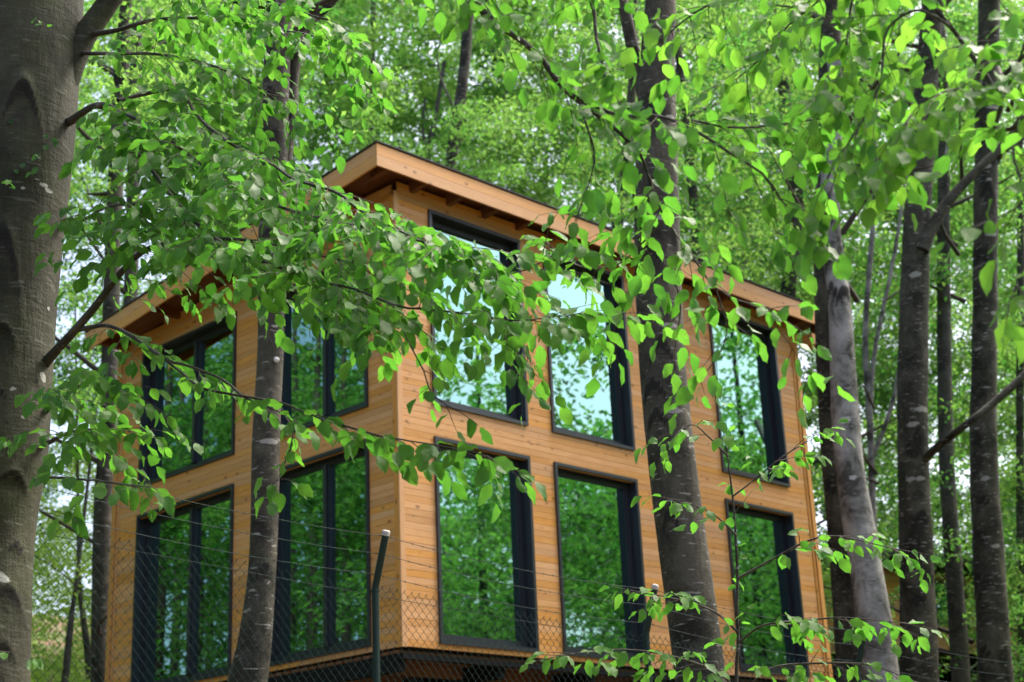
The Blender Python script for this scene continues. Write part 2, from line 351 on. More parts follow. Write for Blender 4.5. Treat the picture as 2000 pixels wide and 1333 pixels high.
# windows: surround standing proud, deep dark reveal, sash, pane
def ring(mm, a0, a1, z0, z1, w, d0, d1, axis, wb=None):
    wb = wb or w
    def bx(p0, p1, q0, q1):
        if axis == 0: mm.box(p0, p1, d0, d1, q0, q1)
        else: mm.box(d0, d1, p0, p1, q0, q1)
    bx(a0, a1, z0, z0 + wb); bx(a0, a1, z1 - w, z1); bx(a0, a0 + w, z0 + wb, z1 - w); bx(a1 - w, a1, z0 + wb, z1 - w)
def window(a0, a1, z0, z1, axis, mull):
    mm = MB(); ring(mm, a0, a1, z0, z1, 0.042, -0.030, 0.0, axis)            # flange on the cladding
    ring(mm, a0 + 0.030, a1 - 0.030, z0 + 0.030, z1 - 0.030, 0.016, -0.020, 0.150, axis)   # reveal lining
    w = obj('window', mm.mesh('window', M['frame']), house)
    s0_, s1_, q0, q1 = a0 + 0.047, a1 - 0.047, z0 + 0.047, z1 - 0.047
    sm = MB(); ring(sm, s0_, s1_, q0, q1, 0.062, 0.110, 0.165, axis, 0.075); ring(sm, s0_ + 0.060, s1_ - 0.060, q0 + 0.073, q1 - 0.060, 0.016, 0.122, 0.160, axis)
    obj('frame', sm.mesh('frame', M['frame']), w)
    cuts = [s0_ + 0.07] + ([mull] if mull else []) + [s1_ - 0.07]
    if mull:
        sm = MB()
        if axis == 0: sm.box(mull - 0.055, mull + 0.055, 0.095, 0.158, q0 + 0.076, q1 - 0.063)
        else: sm.box(0.095, 0.158, mull - 0.055, mull + 0.055, q0 + 0.076, q1 - 0.063); sm.box(0.07, 0.094, mull - 0.03, mull + 0.03, q0 + 0.077, q1 - 0.064)
        obj('mullion', sm.mesh('mullion', M['frame']), w)
    for c0, c1 in zip(cuts, cuts[1:]):
        g = MB(); e = random.uniform(-0.004, 0.004); e2 = random.uniform(-0.003, 0.003)
        if axis == 0: g.box(-(c1 - c0) / 2, (c1 - c0) / 2, -0.004, 0.004, -(q1 - q0 - 0.15) / 2, (q1 - q0 - 0.15) / 2)
        else: g.box(-0.004, 0.004, -(c1 - c0) / 2, (c1 - c0) / 2, -(q1 - q0 - 0.15) / 2, (q1 - q0 - 0.15) / 2)
        mid = ((c0 + c1) / 2, 0.145, (q0 + q1) / 2 + 0.006) if axis == 0 else (0.145, (c0 + c1) / 2, (q0 + q1) / 2 + 0.006)
        p = obj('pane', g.mesh('pane', M['glass']), w, mid); p.rotation_euler = (e2, 0, e) if axis == 0 else (0, e2, e)
for a, b_, z0, z1 in openR: window(a, b_, z0, z1, 0, None)
for a, b_, z0, z1 in openL: window(a, b_, z0, z1, 1, (a + b_) / 2 - 0.05)

# roof: sloping slab, membrane lip, fascia boards, rafters, soffit
RX0, RX1, RY0, RY1 = -0.557, 8.75, -0.35, 6.02
def rz(y): return RTOP - SL * (y - RY0)
def sloped(mm, x0, x1, y0, y1, t0, t1):
    V = [(x, y, rz(y) + t) for t in (t0, t1) for y in (y0, y1) for x in (x0, x1)]
    mm.add(V, [(0, 2, 3, 1), (4, 5, 7, 6), (0, 1, 5, 4), (2, 6, 7, 3), (0, 4, 6, 2), (1, 3, 7, 5)])
mm = MB(); sloped(mm, RX0 + 0.03, RX1 - 0.03, RY0 + 0.03, RY1 - 0.03, -0.06, 0.012); roof = obj('roof', mm.mesh('roof', M['membrane']), house)
mm = MB(); sloped(mm, RX0 - 0.018, RX1 + 0.018, RY0 - 0.018, RY0 + 0.05, 0.013, 0.030); sloped(mm, RX0 - 0.018, RX0 + 0.05, RY0 + 0.051, RY1, 0.013, 0.030)
obj('roof_edge', mm.mesh('roof_edge', M['membrane']), roof)
for x in np.arange(-0.2, 8.7, 0.62):
    mm = MB(); mm.box(-0.02, 0.02, -0.025, 0.025, 0, 0.03); obj('roof_clip', mm.mesh('roof_clip', M['steel']), roof, (float(x), RY0 + 0.02, RTOP + 0.03))
for (t0, t1, mat) in ((-0.135, 0.0, 'a'), (-0.275, -0.138, 'b')):      # two boards deep on both visible sides
    for x0, x1 in ((RX0, 3.1), (3.103, RX1)):
        mm = MB(); L = x1 - x0; mm.box(-L / 2, L / 2, 0, 0.026, t0, t1); obj('fascia', mm.mesh('fascia', M['pine_x']), roof, ((x0 + x1) / 2, RY0, RTOP))
    mm = MB(); V = [(x, y, t - SL * (y - RY0 - 0.03)) for t in (t0, t1) for y in (RY0 + 0.0275, RY1) for x in (0, 0.026)]
    mm.add(V, [(0, 2, 3, 1), (4, 5, 7, 6), (0, 1, 5, 4), (2, 6, 7, 3), (0, 4, 6, 2), (1, 3, 7, 5)]); obj('fascia', mm.mesh('fascia', M['pine_y']), roof, (RX0, 0, RTOP))
nb = 0; x = RX0 + 0.03
while x < RX1 - 0.05:                                                    # soffit boards run with the fall
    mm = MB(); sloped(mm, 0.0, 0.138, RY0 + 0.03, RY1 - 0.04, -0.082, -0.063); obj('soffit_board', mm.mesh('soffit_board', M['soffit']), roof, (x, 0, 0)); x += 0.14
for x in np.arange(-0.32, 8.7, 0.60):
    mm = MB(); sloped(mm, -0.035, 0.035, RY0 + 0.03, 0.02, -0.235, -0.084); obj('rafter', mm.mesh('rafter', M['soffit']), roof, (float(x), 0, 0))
for y in (0.6, 1.9, 3.2, 4.5, 5.8):
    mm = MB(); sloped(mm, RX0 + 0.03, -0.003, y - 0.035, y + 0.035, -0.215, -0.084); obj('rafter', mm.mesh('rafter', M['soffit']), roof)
slab('beam_end', XR + 0.02, XR + 0.42, -0.30, -0.12, 5.08, 5.26, M['pine_x'], bev=0.004)
# floor: steel frame, boards seen from below, stilts
for y in np.arange(0.10, YL - 0.05, 0.16):
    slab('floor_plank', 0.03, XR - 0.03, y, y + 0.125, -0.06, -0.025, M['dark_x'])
for y0, y1 in ((0.03, 0.11), (YL - 0.11, YL - 0.03)): slab('floor_beam', 0.03, XR - 0.03, y0, y1, -0.125, -0.066, M['steel'])
for x in (0.03, 1.55, 3.1, 4.65, 6.2, XR - 0.13): slab('floor_beam', x, x + 0.10, 0.112, YL - 0.112, -0.25, -0.068, M['steel'])
for y in np.arange(0.7, YL - 0.3, 0.75):
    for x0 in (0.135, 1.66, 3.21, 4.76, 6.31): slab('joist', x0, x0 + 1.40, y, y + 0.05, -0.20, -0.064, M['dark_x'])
for x in (0.55, 2.9, 5.2, 7.6):
    for y in (0.5, 3.0, 5.5):
        w = HW(x, y, 0); base = gz(w.x, w.y) - 0.3 - HLOC.z; slab('stilt', x - 0.07, x + 0.07, y - 0.07, y + 0.07, base, -0.262, M['steel'])

# ------------------------------------------------------------------ chain link fence with barbed wire
FD = Vector((math.cos(R(40)), math.sin(R(40)), 0)); FN = Vector((math.sin(R(40)), -math.cos(R(40)), 0))
F0 = Vector((-0.907, 10.15, 0)); 
e1 = U(733, 1148, 10.15); F0 = Vector((e1.x, e1.y, 0)); Z1 = e1.z
# second elbow: where the fence line meets the pixel column of the other post
s2 = 2.4
for _ in range(20):
    p = F0 + FD * s2; q = U(1262, 1240, p.y); s2 += (q.x - p.x) / FD.x * 0.8
Z2 = U(1262, 1240, (F0 + FD * s2).y).z
FS = (Z2 - Z1) / s2
sl_ = -2.5
for _ in range(20):
    p = F0 + FD * sl_; q = U(82, 1024, p.y); sl_ += (q.x - p.x) / FD.x * 0.8
FSL = (U(82, 1024, (F0 + FD * sl_).y).z - Z1) / sl_
def fz(s): return Z1 + (FS if s > 0 else FSL) * s
fence = obj('chain_link_fence', None, None, F0 + Vector((0, 0, gz(F0.x, F0.y))), label='green chain link fence with bent posts and barbed wire before the timber house', cat='fence')
FL = fence.location.copy()
post_s = [-2 * s2, -s2 * 1.05, 0.0, s2, 2 * s2, 3 * s2]
tips = {}
for s in post_s:
    b = F0 + FD * s; base = gz(b.x, b.y) - 0.25; top = fz(s); e = Vector((b.x, b.y, top)); tip = e + FN * 0.13 + Vector((0, 0, 0.335)) + FD * 0.0
    P = [(b.x, b.y, base), (b.x, b.y, top - 0.5), (b.x, b.y, top - 0.02), tuple(e + FN * 0.004 + Vector((0, 0, 0.012))), tuple(e + FN * 0.02 + Vector((0, 0, 0.05))), tuple(tip)]
    mm = MB(); mm.tube([Vector(p) - FL for p in P], 0.024, 14); po = obj('post', mm.mesh('post', M['post'], True), fence)
    d = (tip - e).normalized(); mm = MB(); a = tip - FL
    mm.tube([a - d * 0.012, a + d * 0.016, a + d * 0.022, a + d * 0.0225], [0.0262, 0.0262, 0.022, 0.001], 14); obj('post_cap', mm.mesh('post_cap', M['cap'], True), po)
    mm = MB(); c = e - FL - Vector((0, 0, 0.02)); mm.tube([c - Vector((0, 0, 0.008)), c + Vector((0, 0, 0.008))], 0.027, 12); obj('clamp', mm.mesh('clamp', M['post']), po)
    tips[s] = (e, tip)
SA, SB = -2 * s2, 3 * s2
for k, fr_ in enumerate((0.95, 0.62, 0.24)):
    pts = []
    for s, s_ in zip(post_s, post_s[1:]):
        pa, pb = tips[s][0].lerp(tips[s][1], fr_), tips[s_][0].lerp(tips[s_][1], fr_)
        for q in np.linspace(0, 1, 14, endpoint=False): pts.append(pa.lerp(pb, q) - Vector((0, 0, 0.045 * 4 * q * (1 - q))) - FL)
    mm = MB(); mm.tube(pts, 0.0020, 5)
    for a, b in zip(pts, pts[1:]):
        L = (b - a).length
        for q in (0.25, 0.75):
            c = a.lerp(b, q); dd = Vector((random.gauss(0, 1), random.gauss(0, 1), random.gauss(0, 1))).normalized() * 0.011
            mm.tube([c - dd, c + dd], 0.0012, 3); ee = dd.cross((b - a).normalized()); mm.tube([c - ee, c + ee], 0.0012, 3)
            mm.tube([c - (b - a).normalized() * 0.006, c + (b - a).normalized() * 0.006], 0.0028, 5)
    obj('barbed_wire', mm.mesh('barbed_wire', M['wire']), fence)
mm = MB(); mm.tube([F0 + FD * s + Vector((0, 0, fz(s) - 0.055)) - FL for s in np.linspace(SA, SB, 20)], 0.0018, 5); obj('tension_wire', mm.mesh('tension_wire', M['wire']), fence)
# woven zigzag wires
cw, ch = 0.0605, 0.070; H = 2.0; mm = MB(); nrow = int(H / (ch / 2)); nz = int((SB - SA) / (cw / 2))
for k in range(nz):
    P = []
    for q in range(nrow + 1):
        s = SA + cw / 2 * (k + ((q + k) % 2)) + (0.0012 if (q + k) % 2 else -0.0012) + 0.004 * math.sin(k * 0.13 + q * 0.31); z = fz(s) + 0.0 - q * ch / 2 + 0.006 * math.sin(k * 0.05)
        w = 0.0024 * (1 if ((q + k) % 2) else -1)
        p = F0 + FD * s + FN * (w + 0.012 * math.sin(s * 2.1) * math.sin(q * 0.08)) + Vector((0, 0, z)) - FL; P.append(tuple(p))
    p0 = Vector(P[0]); P.insert(0, tuple(p0 + FD * 0.008 + Vector((0, 0, 0.010))))
    mm.tube(P, 0.0019, 3)
obj('wire_mesh', mm.mesh('wire_mesh', M['wire']), fence, kind='stuff')

# ------------------------------------------------------------------ trees: trunks
def trunk_mesh(name, path, mat, n=18, step=0.12, scars=(), pales=(), lump=0.05, seed=0):
    """path rows (x, y, z, r) from base to top; horizontal rings"""
    rg = np.random.default_rng(seed); P = smooth_path(path, step); m = len(P)
    th = np.linspace(0, 2 * np.pi, n, endpoint=False)[None]; z = P[:, 2:3]; r = np.maximum(P[:, 3:4], 0.004)
    f = np.zeros((m, n))
    for k in range(7):
        a = rg.uniform(0.3, 1.0); f += a * np.sin(th * rg.integers(1, 5) + z * rg.uniform(0.6, 5.0) + rg.uniform(0, 6.3)) / 7
    rr = r * (1 + lump * 1.8 * f); sc = np.zeros((m, n)); pa = np.zeros((m, n))
    for (zc, tc_, w, hgt, dep) in scars:                # arched branch scars: a raised lip, sunken below
        dth = (th - tc_ + np.pi) % (2 * np.pi) - np.pi; s = dth * r / w; v = (z - zc) / hgt
        arc = 0.55 - 1.1 * np.abs(s) ** 1.7; d = (v - arc)
        inside = (np.abs(s) < 1.15)
        lip = np.exp(-(d / 0.16) ** 2) * inside * np.clip(1.25 - np.abs(s), 0, 1)
        sink = np.exp(-(s / 0.6) ** 2 - (v / 0.55) ** 2)
        rr = rr + dep * lip - dep * 0.7 * sink; line = np.exp(-((d + 0.10) / 0.10) ** 2) * inside; sc = np.maximum(sc, line * np.clip(1.3 - np.abs(s), 0, 1) + 0.45 * sink * (d < 0))
    for (zc, tc_, w, hgt, tilt) in pales:
        dth = (th - tc_ + np.pi) % (2 * np.pi) - np.pi; s = dth * r / w; v = (z - zc - tilt * dth * r) / hgt
        pa = np.maximum(pa, np.clip(1.35 - np.sqrt(s ** 2 + v ** 2), 0, 1))
    V = np.stack([P[:, 0:1] + rr * np.cos(th), P[:, 1:2] + rr * np.sin(th), np.broadcast_to(z, (m, n))], -1).reshape(-1, 3)
    i = np.arange(n); F = np.concatenate([np.stack([k * n + i, k * n + (i + 1) % n, (k + 1) * n + (i + 1) % n, (k + 1) * n + i], 1) for k in range(m - 1)])
    return np_mesh(name, V, F, mat, True, {'scar': sc.ravel(), 'pale': pa.ravel()})
def trunk_path(pts, Y, ztop, flare=1.5, lean_top=0.6):
    """photo points (px, py, width px) from top to bottom -> rows base to top, run on to the soil and up to ztop"""
    W = []
    for px, py, w in pts:
        p = U(px, py, Y); q = px_of(p); W.append([p.x, p.y, p.z, 0.5 * w * q[2] / F_PX])
    W = W[::-1]; b, c = np.array(W[0]), np.array(W[1]); d = (b - c); d = d / max(abs(d[2]), 0.05)
    g = gz(b[0], b[1]) - 0.12
    if b[2] - g > 0.6:
        k = b[2] - g; dx = np.clip(d[:2], -0.12, 0.12); rows_ = []
        for f_ in (1.0, 0.88, 0.6, 0.3): rows_.append([b[0] + dx[0] * k * f_, b[1], b[2] - k * f_, b[3] * (1 + (flare - 1) * f_ ** 4 + 0.10 * f_)])
        W = rows_ + W
    t, u_ = np.array(W[-1]), np.array(W[-2]); d = (t - u_) / max(t[2] - u_[2], 0.05)
    if ztop > t[2] + 0.5:
        k = ztop - t[2]
        for f_ in (0.33, 0.66, 1.0): W.append([t[0] + np.clip(d[0], -0.15, 0.15) * k * f_ * lean_top, t[1] + 0.2 * f_, t[2] + k * f_, t[3] * (1 - 0.62 * f_)])
    return W
def limb(parent, pts, Y, name='limb', mat='bark_dark', n=9, step=0.10):
    W = []
    for q in pts:
        y = q[3] if len(q) > 3 else Y; p = U(q[0], q[1], y); W.append([p.x, p.y, p.z, 0.5 * q[2] * px_of(p)[2] / F_PX])
    P = smooth_path(W, step); P[:, :3] += np.cumsum(rng.normal(0, 0.0012, (len(P), 3)), 0)
    V, F = tube_arr(P[:, :3] - np.array(parent.location), np.maximum(P[:, 3], 0.0012), n)
    z = np.zeros(len(V)); obj(name, np_mesh(name, V, F, M[mat], True, {'scar': z, 'pale': z}), parent); return P
FACE = -np.pi / 2
def tree(pts, Y, ztop, mat, label, group=None, n=18, nsc=3, npal=3, seed=0, name='beech_tree', scars=None, pales=None, lump=0.05, flare=1.5, step=0.14):
    rg = np.random.default_rng(seed + 100); W = trunk_path(pts, Y, ztop, flare); b = W[0]
    root = obj(name, None, None, (b[0], b[1], b[2]), label=label, cat='tree', group=group); L = np.array(b[:3])
    W = [[w[0] - L[0], w[1] - L[1], w[2] - L[2], w[3]] for w in W]
    fc = math.atan2(-b[1], -b[0]) - FACE
    r = np.mean([w[3] for w in W[:-2]]); zlo, zhi = U(1000, 1333, Y).z - L[2], U(1000, 100, Y).z - L[2]
    if scars is None: scars = [(rg.uniform(zlo, zhi), FACE + rg.uniform(-0.8, 0.8), r * rg.uniform(0.5, 0.95), r * rg.uniform(1.0, 2.0), r * 0.07) for _ in range(nsc)]
    if pales is None: pales = [(rg.uniform(zlo, zhi), FACE + rg.uniform(-0.6, 0.9), r * rg.uniform(0.3, 0.8), r * rg.uniform(0.06, 0.16), rg.uniform(-0.2, 0.2)) for _ in range(npal)]
    scars = [(q[0], q[1] + fc, *q[2:]) for q in scars]; pales = [(q[0], q[1] + fc, *q[2:]) for q in pales]
    obj('trunk', trunk_mesh('trunk', W, M[mat], n, step, scars, pales, lump, seed), root)
    return root, np.array(W) + np.array([*L, 0])

# ------------------------------------------------------------------ leaves
def leaf_template(kind):
    """one leaf with fold, droop and a wavy edge: x across, y along the midrib, z up"""
    rg = np.random.default_rng(kind * 7 + 3); ys = np.array([0.0, 0.10, 0.24, 0.42, 0.60, 0.78, 0.91, 1.0])
    wd = np.array([0.0, 0.135, 0.245, 0.292, 0.272, 0.188, 0.076, 0.0]) * rg.uniform(0.82, 1.15)
    fold = rg.uniform(0.0, 0.6); droop = rg.uniform(-0.15, 0.75); twist = rg.uniform(-0.7, 0.7); side = rg.uniform(-0.14, 0.14); asym = rg.uniform(-0.12, 0.12)
    V, uv = [], []
    for k, (y, w) in enumerate(zip(ys, wd)):
        yc = y; zc = -droop * y * y * 0.6; xc = side * y * y
        for sgn in (-1, 0, 1):
            if w == 0 and sgn: continue
            ww = w * (1 + (0.07 if k % 2 else -0.05) + asym * sgn + rg.uniform(-0.05, 0.05)) if sgn else 0
            wav = 0.038 * math.sin(k * 2.1 + sgn + kind) if sgn else 0
            a = twist * y; x = sgn * ww * math.cos(fold); z = abs(ww) * math.sin(fold) + wav
            V.append((xc + x * math.cos(a) - z * math.sin(a), 0.10 + yc, zc + x * math.sin(a) + z * math.cos(a))); uv.append((0.5 + sgn * ww * 1.2, y))
    F = [(0, 3, 2, 2), (0, 2, 1, 1)]; F = [(0, 3, 2), (0, 2, 1)]
    for k in range(5):
        a = 1 + 3 * k; b = a + 3
        for o in (0, 1): F += [(a + o, a + o + 1, b + o + 1), (a + o, b + o + 1, b + o)]
    a = 16; tip = 19; F += [(a, a + 1, tip), (a + 1, a + 2, tip)]
    V.append((-0.006, 0.0, 0.0)); V.append((0.006, 0.0, 0.0)); uv += [(0.5, 0), (0.5, 0)]; F.append((20, 21, 0))   # petiole
    return np.array(V), np.array(F), np.array(uv)
TPL = [leaf_template(k) for k in range(14)]
LEAF_ME = {}
def leaf_me(k, mat):
    if (k, mat) not in LEAF_ME: V, F, uv = TPL[k]; LEAF_ME[(k, mat)] = np_mesh('leaf', V, F, M[mat], True, None, uv)
    return LEAF_ME[(k, mat)]
def basis(a, nrm):
    a = a / np.linalg.norm(a, axis=1)[:, None]; x = np.cross(a, nrm); x /= np.linalg.norm(x, axis=1)[:, None] + 1e-9
    return x, a, np.cross(x, a)
def put_leaves(root, P, A, N, S, mat, limit=300):
    """the largest in view become leaf objects, the rest one mesh"""
    P, A, N, S = map(np.asarray, (P, A, N, S)); x, a, z = basis(A, N); K = rng.integers(0, 14, len(P)); L = np.array(root.location)
    score = []
    for p, s in zip(P, S):
        u, v, d = px_of(p); score.append(s / d if -20 < u < 2020 and -20 < v < 1353 else -1)
    order = np.argsort(score)[::-1]; ind = [q for q in order[:limit] if score[q] > 0]; oth = [q for q in order if q not in set(ind)]
    for q in ind:
        o = obj('leaf', leaf_me(int(K[q]), mat), root)
        Mx = Matrix(((x[q][0], a[q][0], z[q][0], 0), (x[q][1], a[q][1], z[q][1], 0), (x[q][2], a[q][2], z[q][2], 0), (0, 0, 0, 1)))
        o.matrix_basis = Matrix.Translation(Vector(P[q] - L)) @ Mx @ Matrix.Scale(float(S[q]), 4)
    if len(oth):
        Vs, Fs, Us, As, n = [], [], [], [], 0
        for k in range(14):
            sel = np.array([q for q in oth if K[q] == k], int)
            if not len(sel): continue
            V, F, uv = TPL[k]
            W = (V[None, :, 0, None] * x[sel][:, None] + V[None, :, 1, None] * a[sel][:, None] + V[None, :, 2, None] * z[sel][:, None]) * S[sel][:, None, None] + (P[sel] - L)[:, None]
            Vs.append(W.reshape(-1, 3)); Fs.append((F[None] + (np.arange(len(sel)) * len(V))[:, None, None] + n).reshape(-1, 3)); n += len(sel) * len(V)
            Us.append(np.tile(uv, (len(sel), 1))); As.append(np.repeat(rng.random(len(sel)), len(V)))
        obj('foliage', np_mesh('foliage', np.concatenate(Vs), np.concatenate(Fs), M[mat], True, {'rnd': np.concatenate(As)}, np.concatenate(Us)), root, kind='stuff')
class Spray:
    """twigs and leaves growing along a branch"""
    def __init__(s): s.P, s.A, s.N, s.S = [], [], [], []; s.tw = MB()
    def leaf(s, p, a, size):
        nrm = np.array([0, 0, 1.0]) + rng.normal(0, 0.5, 3) + np.array([0, -0.15, 0]); s.P.append(p); s.A.append(a); s.N.append(nrm); s.S.append(size)
    def twig(s, p, d, L, size, r0, gap, droop, L0, sub=0):
        n = max(3, int(L / 0.035)); P = [np.array(p)]; d = d / np.linalg.norm(d); side = 1
        for k in range(n):
            d = d + np.array([0, 0, -droop * 0.05]) + rng.normal(0, 0.045, 3); d /= np.linalg.norm(d); P.append(P[-1] + d * (L / n))
        s.tw.tube(np.array(P) - L0, np.linspace(r0, 0.0008, n + 1), 4)
        acc = rng.uniform(0, gap)
        seg = L / n
        for k in range(n):
            acc += seg
            if acc >= gap or k == n - 1:
                acc = 0; t = P[k + 1] - P[k]; t = t / np.linalg.norm(t); lat = np.cross(t, [0, 0, 1.0]); nl = np.linalg.norm(lat); lat = lat / nl if nl > 0.1 else np.array([1.0, 0, 0])
                side = -side; a = t * rng.uniform(0.2, 0.7) + side * lat * rng.uniform(0.35, 0.9) + np.array([0, 0, -rng.uniform(-0.1, 1.0) ** 1])
                if k == n - 1: a = t + np.array([0, 0, -0.5])
                s.leaf(P[k + 1], a, size * (0.70 + 0.50 * rng.random() ** 0.8))
            if sub and k > 1 and rng.random() < 0.16:
                t = P[k + 1] - P[k]; lat = np.cross(t, [0, 0, 1.0]); lat /= np.linalg.norm(lat) + 1e-6
                s.twig(P[k + 1], t / seg * 0.7 + lat * rng.choice((-1, 1)) * 0.8 + np.array([0, 0, -0.2]), L * rng.uniform(0.3, 0.55), size, r0 * 0.6, gap, droop, L0, 0)
    def along(s, path, size, twlen, every, gap=0.05, droop=1.0, L0=None, start=0.0, own=True, vert=0.0):
        P = path[:, :3]; D = np.concatenate([[0], np.cumsum(np.linalg.norm(np.diff(P, axis=0), axis=1))]); nxt = D[-1] * start; side = 1
        while nxt < D[-1]:
            k = min(np.searchsorted(D, nxt), len(P) - 2); k = max(k, 0); t = P[k + 1] - P[k]; t = t / (np.linalg.norm(t) + 1e-9); lat = np.cross(t, [0, 0, 1.0]); lat /= np.linalg.norm(lat) + 1e-6
            side = -side; d = t * rng.uniform(0.3, 0.9) + lat * side * rng.uniform(0.5, 1.0) + np.array([0, 0, rng.uniform(-0.45, 0.35) + vert])
            s.twig(P[k], d, twlen * rng.uniform(0.45, 1.15), size, 0.0022, gap, droop, L0, 1); nxt += every * rng.uniform(0.6, 1.4)
        if own: s.twig(P[-1], P[-1] - P[-3], twlen * 0.6, size, 0.002, gap, droop, L0, 1)
    def build(s, root, mat, limit=300):
        if s.tw.n: obj('twigs', s.tw.mesh('twigs', M['twig'], True), root, kind='stuff')
        if s.P: put_leaves(root, s.P, s.A, s.N, s.S, mat, limit)

def cloud(name, C, rad, cnt, size, mat, parent=None, flat=0.35, **kw):
    """leaf clumps: C centres, rad clump radii, cnt leaves per clump; 2 triangles a leaf"""
    C = np.asarray(C, float); rad = np.broadcast_to(rad, (len(C),)); n = len(C) * cnt
    g = rng.normal(0, 1, (n, 3)); g /= np.linalg.norm(g, axis=1)[:, None]; g *= rng.random((n, 1)) ** 0.45
    cr = np.repeat(rad, cnt)[:, None]; tl = np.repeat(rng.normal(0, 0.30, (len(C), 2)), cnt, 0)
    off = g * cr * np.array([1, 1, flat]); off[:, 2] += off[:, 0] * tl[:, 0] + off[:, 1] * tl[:, 1] - 0.18 * (off[:, 0] ** 2 + off[:, 1] ** 2) / cr[:, 0]
    P = np.repeat(C, cnt, 0) + off; th = rng.uniform(0, 2 * np.pi, n)
    A = np.stack([np.cos(th), np.sin(th), -rng.uniform(0.1, 0.9, n)], 1); N = np.array([0, 0, 1.0]) + rng.normal(0, 0.45, (n, 3)); x, a, z = basis(A, N)
    S = size * rng.uniform(0.65, 1.25, n)[:, None]; f = 0.12
    V = np.stack([P, P + (a * 0.48 + x * 0.30 + z * f) * S, P + (a * 1.0 - z * 0.10) * S, P + (a * 0.48 - x * 0.30 + z * f) * S], 1).reshape(-1, 3)
    if parent is not None: V = V - np.array(parent.location)
    b = np.arange(n)[:, None] * 4; F = np.concatenate([b + np.array([0, 1, 2]), b + np.array([0, 2, 3])], 1).reshape(-1, 3)
    return obj(name, np_mesh(name, V, F, M[mat], False, {'rnd': np.repeat(0.62 * np.repeat(rng.random(len(C)), cnt) + 0.37 * rng.random(n), 4)}), parent, **kw)

# ------------------------------------------------------------------ the big beech at the left, with its leafy boughs over the house
YA = 7.6
ptsA = [(60, -60, 205), (55, 0, 208), (44, 150, 214), (33, 300, 212), (18, 450, 206), (4, 600, 206), (-6, 740, 210), (-18, 890, 214), (-32, 1000, 206), (-42, 1100, 208), (-52, 1333, 214)]
def zA(py, px=40): return U(px, py, YA - 0.25).z
W0 = trunk_path(ptsA, YA, 11.0, 1.35); bA = W0[0][2]
scA = [(zA(215) - bA, FACE + 0.02, 0.125, 0.30, 0.022), (zA(520) - bA, FACE - 0.10, 0.13, 0.42, 0.014), (zA(655) - bA, FACE + 0.05, 0.075, 0.12, 0.018), (zA(735) - bA, FACE + 0.75, 0.03, 0.03, 0.008), (zA(770) - bA, FACE + 0.05, 0.05, 0.06, 0.010), (zA(935) - bA, FACE + 0.45, 0.12, 0.10, 0.02), (zA(1180) - bA, FACE + 0.55, 0.15, 0.20, 0.010), (zA(1075) - bA, FACE + 0.7, 0.10, 0.12, 0.008), (zA(590) - bA, FACE - 0.1, 0.05, 0.04, 0.008), (zA(1270) - bA, FACE + 0.5, 0.09, 0.09, 0.014)]
paA = [(zA(355) - bA, FACE + 0.60, 0.075, 0.016, -0.45), (zA(370) - bA, FACE + 0.2, 0.025, 0.012, -0.2), (zA(718) - bA, FACE + 0.95, 0.035, 0.028, -0.2), (zA(1120) - bA, FACE + 0.38, 0.075, 0.028, -0.35), (zA(808) - bA, FACE + 0.55, 0.02, 0.009, 0), (zA(803) - bA, FACE + 0.2, 0.025, 0.008, 0), (zA(755) - bA, FACE + 0.3, 0.02, 0.008, 0), (zA(578) - bA, FACE + 1.0, 0.02, 0.014, 0)]
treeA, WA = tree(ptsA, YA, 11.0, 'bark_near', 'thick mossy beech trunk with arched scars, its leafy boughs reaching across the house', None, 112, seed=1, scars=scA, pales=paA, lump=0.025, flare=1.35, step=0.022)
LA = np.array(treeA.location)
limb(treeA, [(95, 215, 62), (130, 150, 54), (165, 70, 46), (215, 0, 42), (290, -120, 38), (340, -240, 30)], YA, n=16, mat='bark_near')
BR = {}
def br(k, pts, n=7): BR[k] = limb(treeA, pts, YA, 'branch', 'bark_far', n, 0.06)
br('A1', [(70, 730, 26, 7.6), (105, 690, 19, 7.5), (170, 618, 16, 7.3), (257, 509, 12, 7.0), (322, 482, 10, 6.8), (400, 474, 8, 6.6), (460, 473, 7, 6.4), (522, 483, 5, 6.3), (580, 499, 4, 6.2), (680, 520, 3, 6.0)])
br('A2', [(110, 250, 20, 7.6), (140, 235, 17, 7.5), (190, 207, 12, 7.3), (232, 222, 9, 7.1), (262, 290, 8, 6.9), (289, 328, 8, 6.8), (331, 383, 8, 6.7), (389, 444, 8, 6.5), (460, 492, 8, 6.3), (518, 512, 7, 6.2), (573, 533, 7, 6.1), (621, 549, 6, 6.0), (686, 563, 5, 5.9), (767, 596, 5, 5.8), (830, 603, 4, 5.7), (898, 610, 4, 5.7), (1000, 624, 3, 5.6), (1068, 617, 3, 5.5), (1119, 615, 2, 5.5)])
br('A3', [(190, 207, 9, 7.3), (267, 233, 7, 7.1), (337, 280, 7, 6.9), (371, 307, 7, 6.8), (428, 342, 6, 6.6), (467, 363, 6, 6.5), (525, 397, 6, 6.4), (560, 409, 5, 6.3), (621, 428, 5, 6.2), (718, 446, 4, 6.0), (763, 457, 4, 6.0), (860, 480, 3, 5.9), (960, 490, 2, 5.8)])
br('A4', [(230, 196, 9, 7.3), (290, 182, 8, 7.4), (353, 175, 7, 7.2), (381, 216, 7, 7.0), (412, 253, 7, 6.9), (456, 287, 7, 6.8), (523, 317, 6, 6.6), (574, 351, 6, 6.5), (654, 376, 6, 6.3), (702, 412, 5, 6.2), (767, 447, 4, 6.1), (844, 487, 4, 5.9), (900, 515, 3, 5.8), (1000, 540, 3, 5.7), (1080, 500, 2, 5.6)])
